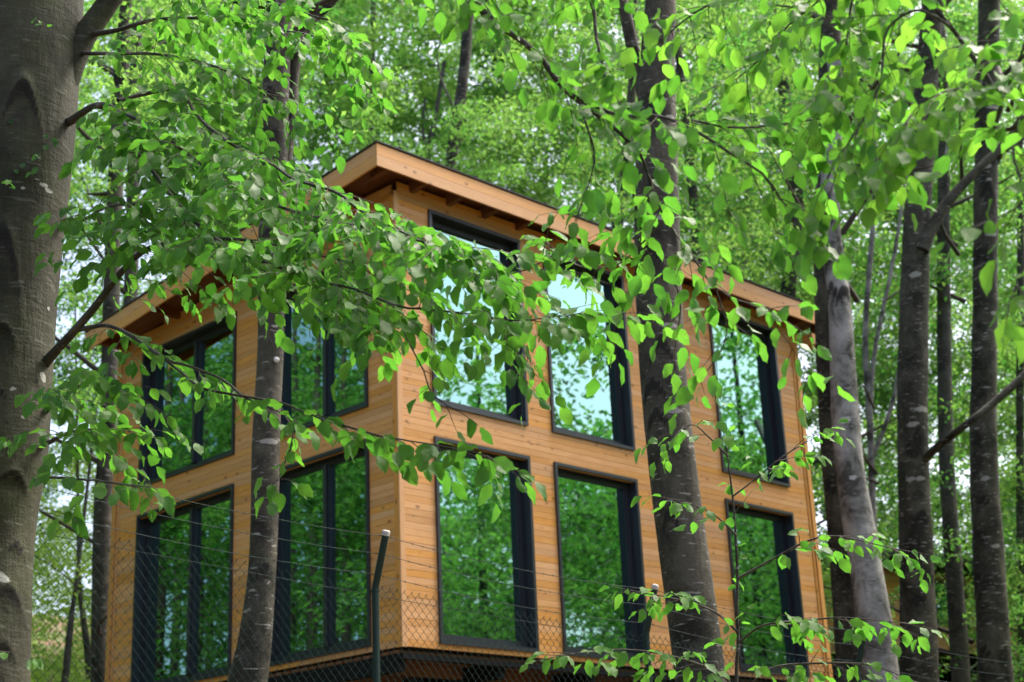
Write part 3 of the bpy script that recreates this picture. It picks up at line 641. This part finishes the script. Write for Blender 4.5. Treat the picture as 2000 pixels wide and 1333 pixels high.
br('A5', [(150, 645, 12, 7.4), (209, 636, 8, 7.2), (256, 656, 8, 7.0), (324, 700, 7, 6.8), (380, 715, 5, 6.7), (439, 740, 5, 6.6), (486, 777, 4, 6.5), (540, 800, 3, 6.4)])
br('A6', [(300, 684, 6, 6.9), (348, 724, 5, 6.8), (388, 757, 5, 6.6), (466, 774, 5, 6.5), (540, 788, 5, 6.4), (600, 812, 4, 6.2), (650, 832, 4, 6.1), (740, 858, 4, 6.0), (800, 867, 3, 5.9), (875, 879, 3, 5.8), (950, 895, 2, 5.7), (990, 915, 2, 5.7)])
br('A8', [(545, 790, 3, 6.4), (572, 850, 3, 6.3), (556, 905, 3, 6.3), (540, 950, 2, 6.2)])
br('A9', [(767, 596, 4, 5.8), (776, 620, 3, 5.8), (803, 675, 3, 5.7), (830, 722, 3, 5.7), (850, 773, 3, 5.6), (905, 806, 2, 5.6)])
br('A10', [(70, 940, 10, 7.5), (100, 935, 6, 7.2), (150, 936, 5, 6.6), (240, 946, 4, 5.8), (290, 950, 3, 5.5)])
br('A11', [(165, 70, 14, 7.6), (230, 60, 9, 7.5), (300, 40, 7, 7.4), (420, 35, 6, 7.4), (520, 55, 5, 7.4), (600, 65, 4, 7.3), (680, 90, 3, 7.2)])
br('A12', [(150, 105, 10, 7.6), (220, 105, 7, 7.4), (300, 105, 6, 7.3), (390, 120, 5, 7.2), (470, 150, 4, 7.1), (530, 190, 3, 7.0)])
br('A13', [(90, 800, 14, 7.6), (120, 780, 9, 7.3), (160, 750, 6, 7.0), (210, 745, 4, 6.8)])
br('A14', [(80, 870, 12, 7.6), (110, 855, 8, 7.3), (150, 840, 6, 7.1), (200, 840, 4, 6.9)])
br('A15', [(290, -120, 20, 7.6), (330, -60, 12, 7.4), (400, -20, 9, 7.2), (480, 10, 7, 7.1), (560, 20, 6, 7.0), (640, 40, 4, 6.9)])
br('A16', [(120, 440, 10, 7.6), (160, 430, 7, 7.3), (210, 405, 5, 7.1), (270, 400, 4, 7.0), (340, 420, 3, 6.9)])
spA = Spray()
spA.along(BR['A1'], 0.086, 0.48, 0.047, 0.043, 1.0, LA, 0.25)
spA.along(BR['A2'], 0.086, 0.44, 0.047, 0.043, 1.0, LA, 0.12)
spA.along(BR['A3'], 0.086, 0.46, 0.047, 0.043, 1.0, LA, 0.12)
spA.along(BR['A4'], 0.086, 0.46, 0.047, 0.043, 1.0, LA, 0.10)
spA.along(BR['A5'], 0.086, 0.30, 0.10, 0.045, 1.0, LA, 0.15)
spA.along(BR['A6'], 0.088, 0.20, 0.055, 0.038, 1.4, LA, 0.50, vert=-0.2)
spA.along(BR['A8'], 0.090, 0.14, 0.07, 0.040, 1.4, LA, 0.2)
spA.along(BR['A9'], 0.072, 0.14, 0.16, 0.05, 1.4, LA, 0.5)
spA.along(BR['A10'], 0.090, 0.22, 0.22, 0.055, 1.6, LA, 0.3)
for k, q in (('A11', 0.2), ('A12', 0.15), ('A13', 0.35), ('A14', 0.35), ('A15', 0.25), ('A16', 0.3)): spA.along(BR[k], 0.084, 0.46, 0.052, 0.043, 1.0, LA, q)
for (px, py, n_) in ((100, 62, 6), (18, 375, 7), (30, 870, 8), (75, 880, 8), (18, 1275, 6), (60, 1290, 5)):      # shoots straight from the bark
    p = U(px, py, YA - 0.27); spA.twig(np.array(p), np.array([random.uniform(-0.5, 0.5), -0.8, 0.1]), 0.16, 0.06, 0.0025, 0.03, 1.5, LA)
spA.build(treeA, 'leaf')
iv = Spray()
for (px, py) in ((100, 270), (92, 282), (108, 275), (70, 300), (50, 318), (75, 325), (62, 335), (30, 330), (78, 300), (5, 245), (88, 262), (15, 232)):
    p = U(px, py, YA - 0.275); iv.leaf(np.array(p), np.array([random.uniform(-0.6, 0.6), -0.25, -0.6]), random.uniform(0.04, 0.06)); iv.N[-1] = np.array([0, -1.0, 0.3]) + rng.normal(0, 0.2, 3)
put_leaves(treeA, iv.P, iv.A, iv.N, iv.S, 'ivy')

# ------------------------------------------------------------------ trees around the house
GB = 'forest trunks standing behind the house'
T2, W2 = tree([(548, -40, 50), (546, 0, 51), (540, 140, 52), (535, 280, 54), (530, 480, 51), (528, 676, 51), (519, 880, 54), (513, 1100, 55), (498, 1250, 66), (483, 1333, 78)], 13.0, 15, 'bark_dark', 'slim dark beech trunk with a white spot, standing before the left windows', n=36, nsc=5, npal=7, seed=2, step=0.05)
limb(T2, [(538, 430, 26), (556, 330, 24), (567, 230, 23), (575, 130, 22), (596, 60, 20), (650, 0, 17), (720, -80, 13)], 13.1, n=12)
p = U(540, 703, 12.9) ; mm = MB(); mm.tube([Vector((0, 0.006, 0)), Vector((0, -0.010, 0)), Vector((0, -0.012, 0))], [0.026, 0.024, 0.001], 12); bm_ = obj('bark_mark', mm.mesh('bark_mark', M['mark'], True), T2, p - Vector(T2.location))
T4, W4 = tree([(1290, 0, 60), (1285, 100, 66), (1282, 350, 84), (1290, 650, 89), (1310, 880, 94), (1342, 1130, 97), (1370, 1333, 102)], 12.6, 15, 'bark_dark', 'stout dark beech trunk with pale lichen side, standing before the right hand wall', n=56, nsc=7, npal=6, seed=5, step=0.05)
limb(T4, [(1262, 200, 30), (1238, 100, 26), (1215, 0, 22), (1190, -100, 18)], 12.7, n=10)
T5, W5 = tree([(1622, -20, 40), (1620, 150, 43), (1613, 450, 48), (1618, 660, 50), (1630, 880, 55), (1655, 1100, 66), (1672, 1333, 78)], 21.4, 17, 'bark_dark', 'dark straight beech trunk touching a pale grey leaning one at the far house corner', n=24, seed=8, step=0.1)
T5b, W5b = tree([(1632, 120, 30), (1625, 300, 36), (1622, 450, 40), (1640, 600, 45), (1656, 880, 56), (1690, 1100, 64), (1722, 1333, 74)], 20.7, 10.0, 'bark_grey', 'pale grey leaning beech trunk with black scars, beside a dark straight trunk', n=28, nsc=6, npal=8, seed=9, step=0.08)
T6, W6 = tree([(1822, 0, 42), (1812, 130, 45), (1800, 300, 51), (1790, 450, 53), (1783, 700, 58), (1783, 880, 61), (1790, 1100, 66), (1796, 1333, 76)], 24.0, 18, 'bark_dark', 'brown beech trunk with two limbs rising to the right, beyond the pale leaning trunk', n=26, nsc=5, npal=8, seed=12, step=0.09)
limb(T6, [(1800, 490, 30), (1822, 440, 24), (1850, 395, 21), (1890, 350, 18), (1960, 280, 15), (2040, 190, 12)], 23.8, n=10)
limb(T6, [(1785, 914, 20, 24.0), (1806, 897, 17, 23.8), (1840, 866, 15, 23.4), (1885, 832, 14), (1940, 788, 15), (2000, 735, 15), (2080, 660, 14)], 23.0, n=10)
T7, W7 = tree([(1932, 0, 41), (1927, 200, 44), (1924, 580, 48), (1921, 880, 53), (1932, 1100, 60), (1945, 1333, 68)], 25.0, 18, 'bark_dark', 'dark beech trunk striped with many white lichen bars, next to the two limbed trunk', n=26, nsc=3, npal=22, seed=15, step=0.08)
far = [
 ([(1840, 100, 20), (1843, 300, 22), (1843, 550, 27), (1848, 880, 30), (1862, 1100, 34), (1878, 1333, 37)], 27, 'grey distant beech trunk seen between the two limbed trunk and the striped trunk', 'bark_far'),
 ([(918, 0, 20), (905, 150, 22), (890, 250, 22), (880, 330, 23)], 31, 'single dark trunk rising straight behind the front roof edge', 'bark_dark'),
 ([(1525, 100, 22), (1540, 280, 26), (1556, 400, 29), (1548, 500, 30), (1538, 590, 31)], 27, 'crooked grey trunk rising behind the far end of the roof', 'bark_far'),
 ([(1240, 100, 17), (1225, 280, 20), (1214, 380, 21), (1205, 460, 22)], 28, 'leaning dark trunk behind the roof beside the stout lichen trunk', 'bark_dark'),
 ([(240, 100, 28), (228, 300, 30), (217, 600, 33), (213, 820, 34), (200, 1000, 35), (195, 1333, 37)], 23.5, 'dark trunk rising along the left end of the house', 'bark_dark'),
 ([(268, 50, 22), (262, 250, 25), (258, 480, 27), (250, 700, 29)], 27, 'grey trunk behind the lower end of the gable roof', 'bark_far'),
 ([(729, -20, 10), (728, 100, 10), (726, 210, 11), (720, 290, 12)], 36, 'thin distant stem above the roof corner', 'bark_far'),
 ([(1480, 200, 9), (1462, 340, 11), (1452, 530, 13)], 30, 'thin stem behind the roof close to the crooked grey trunk', 'bark_far'),
 ([(1330, 150, 16), (1345, 300, 19), (1358, 430, 21), (1364, 510, 22)], 26, 'dark trunk behind the roof partly hidden by the stout lichen trunk', 'bark_dark'),
 ([(1990, 200, 14), (1994, 450, 15), (1992, 880, 16), (1998, 1333, 19)], 30, 'narrow dark trunk beyond the striped trunk', 'bark_dark'),
 ([(1712, 300, 8), (1705, 440, 10), (1690, 656, 12), (1698, 800, 13), (1705, 1000, 14)], 25, 'pale thin forked stem between the leaning and the two limbed trunks', 'bark_grey'),
 ([(150, 1130, 8), (140, 1200, 11), (134, 1260, 14)], 30, 'young bare stem standing in the bright clearing behind the fence', 'bark_far'),
 ([(154, 1105, 8), (160, 1190, 11), (170, 1260, 14)], 31, 'crooked young stem in the bright clearing behind the fence', 'bark_far'),
 ([(868, 120, 7), (852, 220, 9), (834, 320, 13)], 34, 'slender forked sapling stem behind the front roof edge', 'bark_far'),
]
far_trees = []
for k, (pts, Yf, lab, mat) in enumerate(far):
    r_, W = tree(pts, Yf, 19 if pts[0][2] > 15 else (14 if Yf < 35 else 18), mat, lab, GB, n=14, nsc=2, npal=3, seed=30 + k, step=0.25); far_trees.append((r_, W, Yf))
limb(far_trees[13][0], [(834, 318, 9), (829, 280, 8), (826, 240, 6), (830, 190, 5)], 34, n=6, mat='bark_far')
limb(far_trees[10][0], [(1700, 790, 10), (1708, 690, 9), (1735, 560, 8), (1756, 440, 7), (1770, 330, 5)], 25, n=6, mat='bark_grey')
limb(far_trees[10][0], [(1700, 900, 11), (1722, 850, 9), (1745, 780, 8), (1760, 700, 6), (1790, 620, 5)], 25, n=6, mat='bark_grey')
limb(far_trees[1][0], [(884, 300, 8), (920, 250, 7), (970, 210, 5), (1000, 160, 4)], 31, n=6, mat='bark_far')
limb(far_trees[1][0], [(893, 240, 7), (880, 200, 5), (860, 150, 4), (850, 90, 3)], 31, n=6, mat='bark_far')
limb(far_trees[6][0], [(727, 160, 7), (760, 145, 6), (800, 130, 5), (850, 128, 4)], 36, n=6, mat='bark_far')

# crowns of those trees: leafy clumps on side limbs, from head height to well above the frame
def hidden(u, v):
    if not 250 < u < 1570: return False
    return v > (637 - (u - 190) * 0.652 if u < 735 else 281 + (u - 735) * 0.365) + 90
def crown(root, W, nclump, cnt, size, spread, zmin, zmax, mat='leaf_far', nlimb=7):
    C = []; mm = MB(); L = np.array(root.location)
    for q in range(nclump):
        z = rng.uniform(zmin, zmax); k = min(np.searchsorted(W[:, 2], z), len(W) - 1); c = W[k]
        th = rng.uniform(0, 2 * np.pi); rr = spread * rng.uniform(0.15, 1.0) * (1.15 - 0.4 * (z - zmin) / (zmax - zmin)); e = np.array([c[0] + rr * np.cos(th), c[1] + rr * np.sin(th) * 0.8, z]); C.append(e)
        if q < nlimb:
            s = np.array([c[0], c[1], z - rr * 0.5]); mid = (s + e) / 2 + rng.normal(0, 0.15, 3); P = smooth_path([s, mid, e], 0.3) - L; mm.tube(P, np.linspace(min(0.05, c[3] * 0.5), 0.006, len(P)), 5)
    if mm.n: obj('limbs', mm.mesh('limbs', M['twig'], True), root, kind='stuff')
    C = np.array(C); inhouse = []
    Rm = Matrix.Rotation(-HROT, 3, 'Z')
    for c in C:
        u, v, d = px_of(c); hole = math.exp(-((u - 275) / 60) ** 2 - ((v - 400) / 160) ** 2) > 0.35
        q = Rm @ (Vector(c) - HLOC); inhouse.append(hole or hidden(u, v) or (u < 260 and v > 830) or (u > 1560 and v > -60 and c[1] < 26.2) or -1.6 < q.x < 9.6 and -1.6 < q.y < 7.4 and q.z < 6.6)
    C = C[~np.array(inhouse)]
    cloud('crown', C, rng.uniform(0.5, 1.15, len(C)), cnt, size, mat, root, 0.30)
for k, (r_, W, Yf) in enumerate(far_trees):
    big = W[0, 3] > 0.1
    crown(r_, W, 90 if big else 45, 170, 0.10, 3.6 if big else 2.2, max(gz(W[0, 0], W[0, 1]) + 1.6, 4.5), 18 if big else 12)
crown(T2, W2, 26, 120, 0.075, 2.2, 9.0, 15); crown(T4, W4, 26, 120, 0.075, 2.4, 9.5, 15); crown(T5, W5, 60, 150, 0.085, 3.0, 10.5, 18)
crown(T5b, W5b, 16, 120, 0.085, 2.0, 10.5, 12); crown(T6, W6, 55, 150, 0.095, 3.2, 13.0, 19); crown(T7, W7, 55, 150, 0.095, 3.2, 13.0, 19)

# the wood beyond: one leafy mass, thinner towards the sky
C = []
while len(C) < 2500:
    y = rng.uniform(33, 62); x = rng.uniform(-0.40, 0.40) * y; z = gz(x, y) + rng.uniform(0.4, 0.58 * y); u, v, d = px_of((x, y, z))
    gap = math.exp(-((u - 275) / 90) ** 2 - ((v - 400) / 190) ** 2)
    if rng.random() < gap * 0.95 or hidden(u, v) or (u < 330 and v > 450 and y < 52) or (u < 230 and rng.random() < 0.5): continue
    C.append((x, y, z))
hi = []
while len(hi) < 350:
    y = rng.uniform(34, 60); x = rng.uniform(-0.25, 0.38) * y; z = 1.6 + y * math.tan(R(rng.uniform(17, 35))); u, v, d = px_of((x, y, z))
    if math.exp(-((u - 275) / 90) ** 2 - ((v - 400) / 190) ** 2) < 0.3: hi.append((x, y, z))
C += hi
cloud('woodland', C, rng.uniform(0.6, 1.35, len(C)), 200, 0.155, 'leaf_far', None, 0.4, kind='stuff', label='dense green beech wood rising behind the house', cat='woodland')
C = [(x, y, gz(x, y) + rng.uniform(0.3, 6.0)) for y in rng.uniform(30, 46, 300) for x in [rng.uniform(-0.40, -0.22) * y]]
cloud('clearing_shrubs', C, rng.uniform(0.5, 1.1, len(C)), 130, 0.12, 'leaf_lit', None, 0.4, kind='stuff', label='shrubs in the clearing beyond the fence, leaves coloured a brightly lit yellow green', cat='shrubs')
C = [(x, y, gz(x, y) + rng.uniform(0.2, 3.2)) for y in rng.uniform(26.5, 36, 150) for x in [rng.uniform(0.20, 0.38) * y + 0.6]]
C = [c for c in C if not (1690 < px_of(c)[0] < 1900 and px_of(c)[1] > 1060 and c[1] < 35 and rng.random() < 0.8)]
cloud('undergrowth', C, rng.uniform(0.35, 0.8, len(C)), 110, 0.09, 'leaf_far', None, 0.35, kind='stuff', label='green undergrowth among the trunks at the right of the house', cat='undergrowth')
# the wood on either side of the photographer, which the window panes mirror
C = []
for sgn, cnt_, zt in ((1, 1050, 12), (-1, 1200, 19)):
    k = 0
    while k < cnt_:
        x = sgn * rng.uniform(10, 36); y = rng.uniform(6, 38)
        if abs(x) < 0.40 * y + 2.5: continue
        C.append((x, y, max(gz(x, y), 0) + rng.uniform(0.3, zt) * (rng.uniform(0.6, 1.0)))); k += 1
C = np.array(C)
mmw = MB()
for _ in range(34):
    sgn = random.choice((-1, -1, -1, 1)); x = sgn * random.uniform(20, 36); y = random.uniform(8, 36)
    if abs(x) < 0.40 * y + 2.5: continue
    g = gz(x, y); mmw.tube([(x, y, g - 0.2), (x + random.uniform(-0.3, 0.3), y, g + 6), (x + random.uniform(-0.8, 0.8), y, g + 14)], [0.15, 0.12, 0.05], 9)
obj('side_trunks', mmw.mesh('side_trunks', M['twig'], True), None, kind='stuff', label='dark trunks of the side wood mirrored in the window panes', cat='woodland')
cloud('side_woodland', C, rng.uniform(0.8, 1.7, len(C)), 150, 0.20, 'leaf_far', None, 0.45, kind='stuff', label='leafy side wood mirrored in the window panes', cat='woodland')
C = [(sg * rng.uniform(34, 50), rng.uniform(6, 46), rng.uniform(0.5, 13 if sg > 0 else 22)) for sg in (1, -1) for _ in range(420)]; C = [(x, y, gz(x, y) + z) for x, y, z in C]
cloud('far_side_woodland', C, rng.uniform(1.3, 2.6, len(C)), 100, 0.46, 'leaf_far', None, 0.5, kind='stuff', label='farther rank of the side wood mirrored in the panes', cat='woodland')

# ------------------------------------------------------------------ boughs hanging in from trees beside the camera
def bough_tree(base, ztop, label, r=0.16, mat='bark_dark', seed=0):
    x, y = base; z = gz(x, y) - 0.1; root = obj('beech_tree', None, None, (x, y, z), label=label, cat='tree')
    W = [[0, 0, 0, r * 1.5], [0, 0, 0.4, r * 1.1], [0.02, 0.03, 2.5, r], [0.06, 0.05, ztop * 0.7, r * 0.85], [0.1, 0.1, ztop, r * 0.5]]
    obj('trunk', trunk_mesh('trunk', W, M[mat], 20, 0.15, [], [], 0.05, seed), root); return root
SC = [1.14]
def wbr(root, pts, n=7):
    """pts: photo points, or world points given as ('w', x, y, z, radius)"""
    W = []
    for q in pts:
        if q[0] == 'w': W.append(list(q[1:]))
        else: p = U(q[0], q[1], q[3] * SC[0]); W.append([p.x, p.y, p.z, 0.5 * q[2] * px_of(p)[2] / F_PX])
    P = smooth_path(W, 0.05); P[:, :3] += np.cumsum(rng.normal(0, 0.0008, (len(P), 3)), 0) * np.linspace(0, 1, len(P))[:, None]
    V, F = tube_arr(P[:, :3] - np.array(root.location), np.maximum(P[:, 3], 0.001), n); z = np.zeros(len(V))
    obj('branch', np_mesh('branch', V, F, M['bark_far'], True, {'scar': z, 'pale': z}), root); return P
TR = bough_tree((-2.7, 3.4), 8.0, 'beech with a long curved bough drooping from the top edge down to the roof', seed=70); LR = np.array(TR.location)
q = {}
q[1] = wbr(TR, [('w', -2.62, 3.45, 4.6, 0.05), ('w', -1.6, 3.9, 5.0, 0.035), (880, -60, 16, 4.4), (932, 7, 14, 4.4), (966, 37, 13, 4.4), (1003, 65, 12, 4.4), (1051, 102, 12, 4.4), (1099, 167, 11, 4.4), (1153, 211, 9, 4.4), (1190, 238, 8, 4.4), (1238, 282, 7, 4.4), (1258, 313, 6, 4.5), (1275, 364, 5, 4.5), (1300, 425, 5, 4.6), (1338, 474, 5, 4.6), (1368, 519, 4, 4.6), (1395, 555, 4, 4.6), (1428, 576, 3, 4.6), (1470, 591, 3, 4.6), (1525, 616, 2, 4.6)])
q[2] = wbr(TR, [(1105, 180, 8, 4.4), (1204, 224, 7, 4.3), (1286, 226, 6, 4.2), (1340, 246, 6, 4.1), (1374, 263, 6, 4.1), (1435, 304, 5, 4.1), (1489, 338, 5, 4.1), (1522, 385, 4, 4.1), (1568, 432, 3, 4.1)])
q[3] = wbr(TR, [('w', -1.2, 3.95, 4.9, 0.02), (1090, -80, 10, 4.5), (1150, 0, 8, 4.5), (1160, 68, 7, 4.5), (1170, 112, 6, 4.5), (1178, 150, 4, 4.5), (1200, 190, 3, 4.5)])
q[4] = wbr(TR, [(1133, 205, 5, 4.4), (1150, 258, 4, 4.4), (1160, 296, 4, 4.4), (1156, 340, 3, 4.4), (1129, 418, 2, 4.4)])
q[5] = wbr(TR, [(1214, 250, 5, 4.4), (1231, 306, 4, 4.5), (1238, 384, 4, 4.6), (1252, 439, 4, 4.8), (1246, 520, 3, 5.0), (1218, 600, 3, 5.1), (1180, 690, 2, 5.2)])
q[6] = wbr(TR, [(1350, 235, 5, 4.2), (1431, 250, 5, 4.2), (1532, 243, 4, 4.2), (1647, 223, 3, 4.2)])
q[7] = wbr(TR, [(1300, 425, 4, 4.6), (1260, 470, 4, 4.8), (1200, 520, 3, 5.0), (1130, 520, 3, 5.1), (1060, 470, 2, 5.2)])
q[8] = wbr(TR, [(1252, 439, 4, 4.8), (1300, 520, 3, 5.0), (1330, 590, 3, 5.1), (1320, 680, 2, 5.2)])
q[9] = wbr(TR, [(1395, 555, 3, 4.6), (1420, 640, 3, 4.7), (1400, 700, 2, 4.8), (1350, 760, 2, 4.9)])
sp = Spray()
sp.along(q[1], 0.079, 0.27, 0.058, 0.043, 1.2, LR, 0.30, vert=-0.1); sp.along(q[2], 0.079, 0.27, 0.052, 0.043, 1.2, LR, 0.1, vert=-0.1); sp.along(q[3], 0.082, 0.30, 0.055, 0.04, 1.2, LR, 0.35)
for k in (4, 5, 7, 8, 9): sp.along(q[k], 0.082, 0.17, 0.085, 0.046, 1.4, LR, 0.15)
sp.along(q[6], 0.084, 0.26, 0.045, 0.04, 1.0, LR, 0.0)
sp.build(TR, 'leaf')
SC[0] = 1.22
TS = bough_tree((2.9, 3.6), 8.0, 'beech whose large leaves, coloured as if backlit, fill the top right corner', seed=71); LS = np.array(TS.location)
w = {}
w[1] = wbr(TS, [('w', 2.9, 3.62, 3.9, 0.05), ('w', 2.2, 3.5, 4.1, 0.03), (1980, 245, 11, 3.5), (1954, 202, 11, 3.5), (1924, 142, 10, 3.5), (1863, 57, 9, 3.5), (1816, 0, 8, 3.5), (1760, -70, 6, 3.5)])
w[2] = wbr(TS, [(1863, 57, 7, 3.5), (1800, 20, 6, 3.5), (1750, 40, 5, 3.6), (1728, 74, 5, 3.6), (1722, 152, 4, 3.6), (1701, 209, 4, 3.6), (1667, 270, 3, 3.6), (1640, 310, 2, 3.6)])
w[3] = wbr(TS, [(1816, 0, 7, 3.5), (1750, -40, 6, 3.6), (1690, -30, 5, 3.7), (1664, 0, 5, 3.7), (1650, 100, 4, 3.7), (1634, 160, 3, 3.7), (1600, 210, 2, 3.7)])
w[4] = wbr(TS, [('w', 2.4, 3.55, 4.05, 0.02), (2030, 250, 7, 3.3), (1978, 287, 6, 3.3), (1990, 340, 5, 3.3), (2000, 388, 4, 3.2), (1960, 420, 3, 3.2), (1905, 440, 2, 3.2)])
w[5] = wbr(TS, [(1924, 142, 6, 3.5), (1880, 170, 5, 3.5), (1840, 180, 4, 3.4), (1800, 200, 3, 3.4), (1760, 250, 2, 3.4)])
w[6] = wbr(TS, [(1760, -70, 6, 3.5), (1640, -60, 6, 3.7), (1530, -40, 5, 3.8), (1430, -10, 5, 3.9), (1350, 30, 4, 4.0), (1280, 90, 3, 4.1)])
w[7] = wbr(TS, [(1640, -60, 5, 3.7), (1600, 0, 4, 3.8), (1540, 50, 4, 3.9), (1480, 120, 3, 3.9), (1420, 170, 2, 4.0)])
w[8] = wbr(TS, [(1990, 340, 4, 3.3), (2010, 440, 4, 3.2), (2000, 520, 3, 3.2), (1975, 590, 2, 3.2)])
w[9] = wbr(TS, [(1954, 202, 6, 3.5), (1990, 120, 5, 3.3), (2000, 60, 4, 3.2), (1960, 10, 3, 3.2)])
sp = Spray()
for k in (1, 2, 3, 5, 6, 7, 9): sp.along(w[k], 0.080, 0.30, 0.047, 0.042, 1.2, LS, 0.15, vert=-0.1)
for k in (4, 8): sp.along(w[k], 0.085, 0.15, 0.085, 0.05, 1.2, LS, 0.35)
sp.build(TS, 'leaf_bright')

# ------------------------------------------------------------------ young beech before the right hand wall, low leaves at the fence
SC[0] = 1.0
YS = 7.6; pb = U(1440, 1333, YS); bx_, by_ = pb.x, pb.y
SPL = obj('beech_sapling', None, None, (bx_, by_, gz(bx_, by_) - 0.05), label='thin young beech with airy sprays of leaves in front of the right hand windows', cat='sapling'); LP = np.array(SPL.location)
e = {}
def sbr(k, pts): e[k] = wbr(SPL, pts, 6)
sbr(0, [('w', bx_ - 0.02, by_, LP[2], 0.014), ('w', bx_, by_, pb.z - 0.5, 0.0125), (1440, 1333, 7, YS), (1443, 1250, 7, YS), (1440, 1180, 6, YS), (1442, 1130, 6, YS), (1437, 1040, 5, YS), (1430, 960, 4, YS), (1420, 880, 3, YS), (1412, 830, 2, YS)])
SPL.children[-1].name = 'stem'
sbr(1, [(1441, 1235, 5, YS), (1395, 1195, 4, 7.5), (1330, 1172, 3, 7.4), (1240, 1155, 2, 7.3)])
sbr(2, [(1443, 1255, 5, YS), (1490, 1222, 4, 7.4), (1560, 1215, 4, 7.3), (1650, 1208, 3, 7.2), (1780, 1222, 2, 7.1)])
sbr(3, [(1442, 1130, 6, YS), (1510, 1092, 4, 7.5), (1580, 1056, 4, 7.4), (1640, 1048, 3, 7.3), (1760, 1073, 2, 7.2)])
sbr(4, [(1431, 970, 4, YS), (1470, 940, 3, 7.6), (1530, 890, 3, 7.5), (1575, 862, 2, 7.5)])
sbr(5, [('w', bx_, by_, pb.z - 0.05, 0.006), (1400, 1312, 5, 7.4), (1300, 1278, 4, 7.2), (1200, 1268, 3, 7.1), (1085, 1282, 2, 7.0)])
sbr(6, [('w', bx_, by_, pb.z - 0.08, 0.006), (1500, 1308, 4, 7.4), (1600, 1296, 4, 7.2), (1700, 1300, 3, 7.1), (1790, 1335, 2, 7.0)])
sbr(7, [(1420, 890, 4, YS), (1380, 850, 3, 7.5), (1350, 830, 2, 7.4), (1300, 850, 2, 7.4)])
sbr(8, [(1437, 1045, 4, YS), (1400, 1010, 3, 7.5), (1350, 985, 2, 7.4), (1310, 975, 2, 7.4)])
sp = Spray()
sp.along(e[0], 0.062, 0.18, 0.20, 0.055, 0.8, LP, 0.55)
for k in (1, 2, 3, 4, 5, 6, 7, 8): sp.along(e[k], 0.074, 0.22, 0.060, 0.042, 0.9, LP, 0.2)
sp.build(SPL, 'leaf')

# ------------------------------------------------------------------ second timber house, far off between the trunks at the right
c2 = U(1705, 1250, 33.0); H2L = Vector((c2.x, c2.y, gz(c2.x, c2.y)))
h2 = obj('timber_cabin', None, None, H2L, label='distant orange timber cabin glimpsed between the trunks at the right', cat='cabin'); h2.rotation_euler = (0, 0, R(38))
zb = U(1720, 1262, 33).z - H2L.z; zt = U(1720, 1095, 33).z - H2L.z
def cslab(name, x0, x1, y0, y1, z0, z1, mat, par=h2):
    mm = MB(); mm.box(-(x1 - x0) / 2, (x1 - x0) / 2, -(y1 - y0) / 2, (y1 - y0) / 2, -(z1 - z0) / 2, (z1 - z0) / 2); return obj(name, mm.mesh(name, M[mat]), par, ((x0 + x1) / 2, (y0 + y1) / 2, (z0 + z1) / 2))
cslab('wall', 0.03, 7.0, 0.03, 4.5, zb, zt, 'core')
for k in range(int((zt - zb) / 0.145)):
    z = zb + k * 0.145
    for x0, x1 in ((0.0, 2.2), (3.4, 5.2), (6.2, 7.03)) if 0.5 < k * 0.145 < zt - zb - 0.3 else ((0.0, 7.03),): cslab('board', x0, x1, -0.012, 0.028, z, z + 0.138, 'pine_x')
    cslab('board', -0.012, 0.028, 0.03, 4.5, z, z + 0.138, 'pine_y')
for x0, x1 in ((2.2, 3.4), (5.2, 6.2)):
    mm = MB(); ring(mm, x0, x1, zb + 0.55, zt - 0.25, 0.08, -0.03, 0.026, 0); wdw = obj('window', mm.mesh('window', M['frame']), h2); cslab('pane', x0 + 0.08, x1 - 0.08, 0.0, 0.02, zb + 0.63, zt - 0.33, 'glass', wdw)
mm = MB(); V = [(x, y, zt + 0.02 + 0.12 * (y + 0.6) / 5 + t_) for t_ in (0, 0.16) for y in (-0.6, 5.0) for x in (-0.6, 7.6)]
mm.add(V, [(0, 2, 3, 1), (4, 5, 7, 6), (0, 1, 5, 4), (2, 6, 7, 3), (0, 4, 6, 2), (1, 3, 7, 5)]); obj('roof', mm.mesh('roof', M['membrane']), h2)
for x in (0.3, 3.5, 6.7):
    for y in (0.3, 4.2): cslab('stilt', x - 0.08, x + 0.08, y - 0.08, y + 0.08, -0.6, zb - 0.002, 'steel')
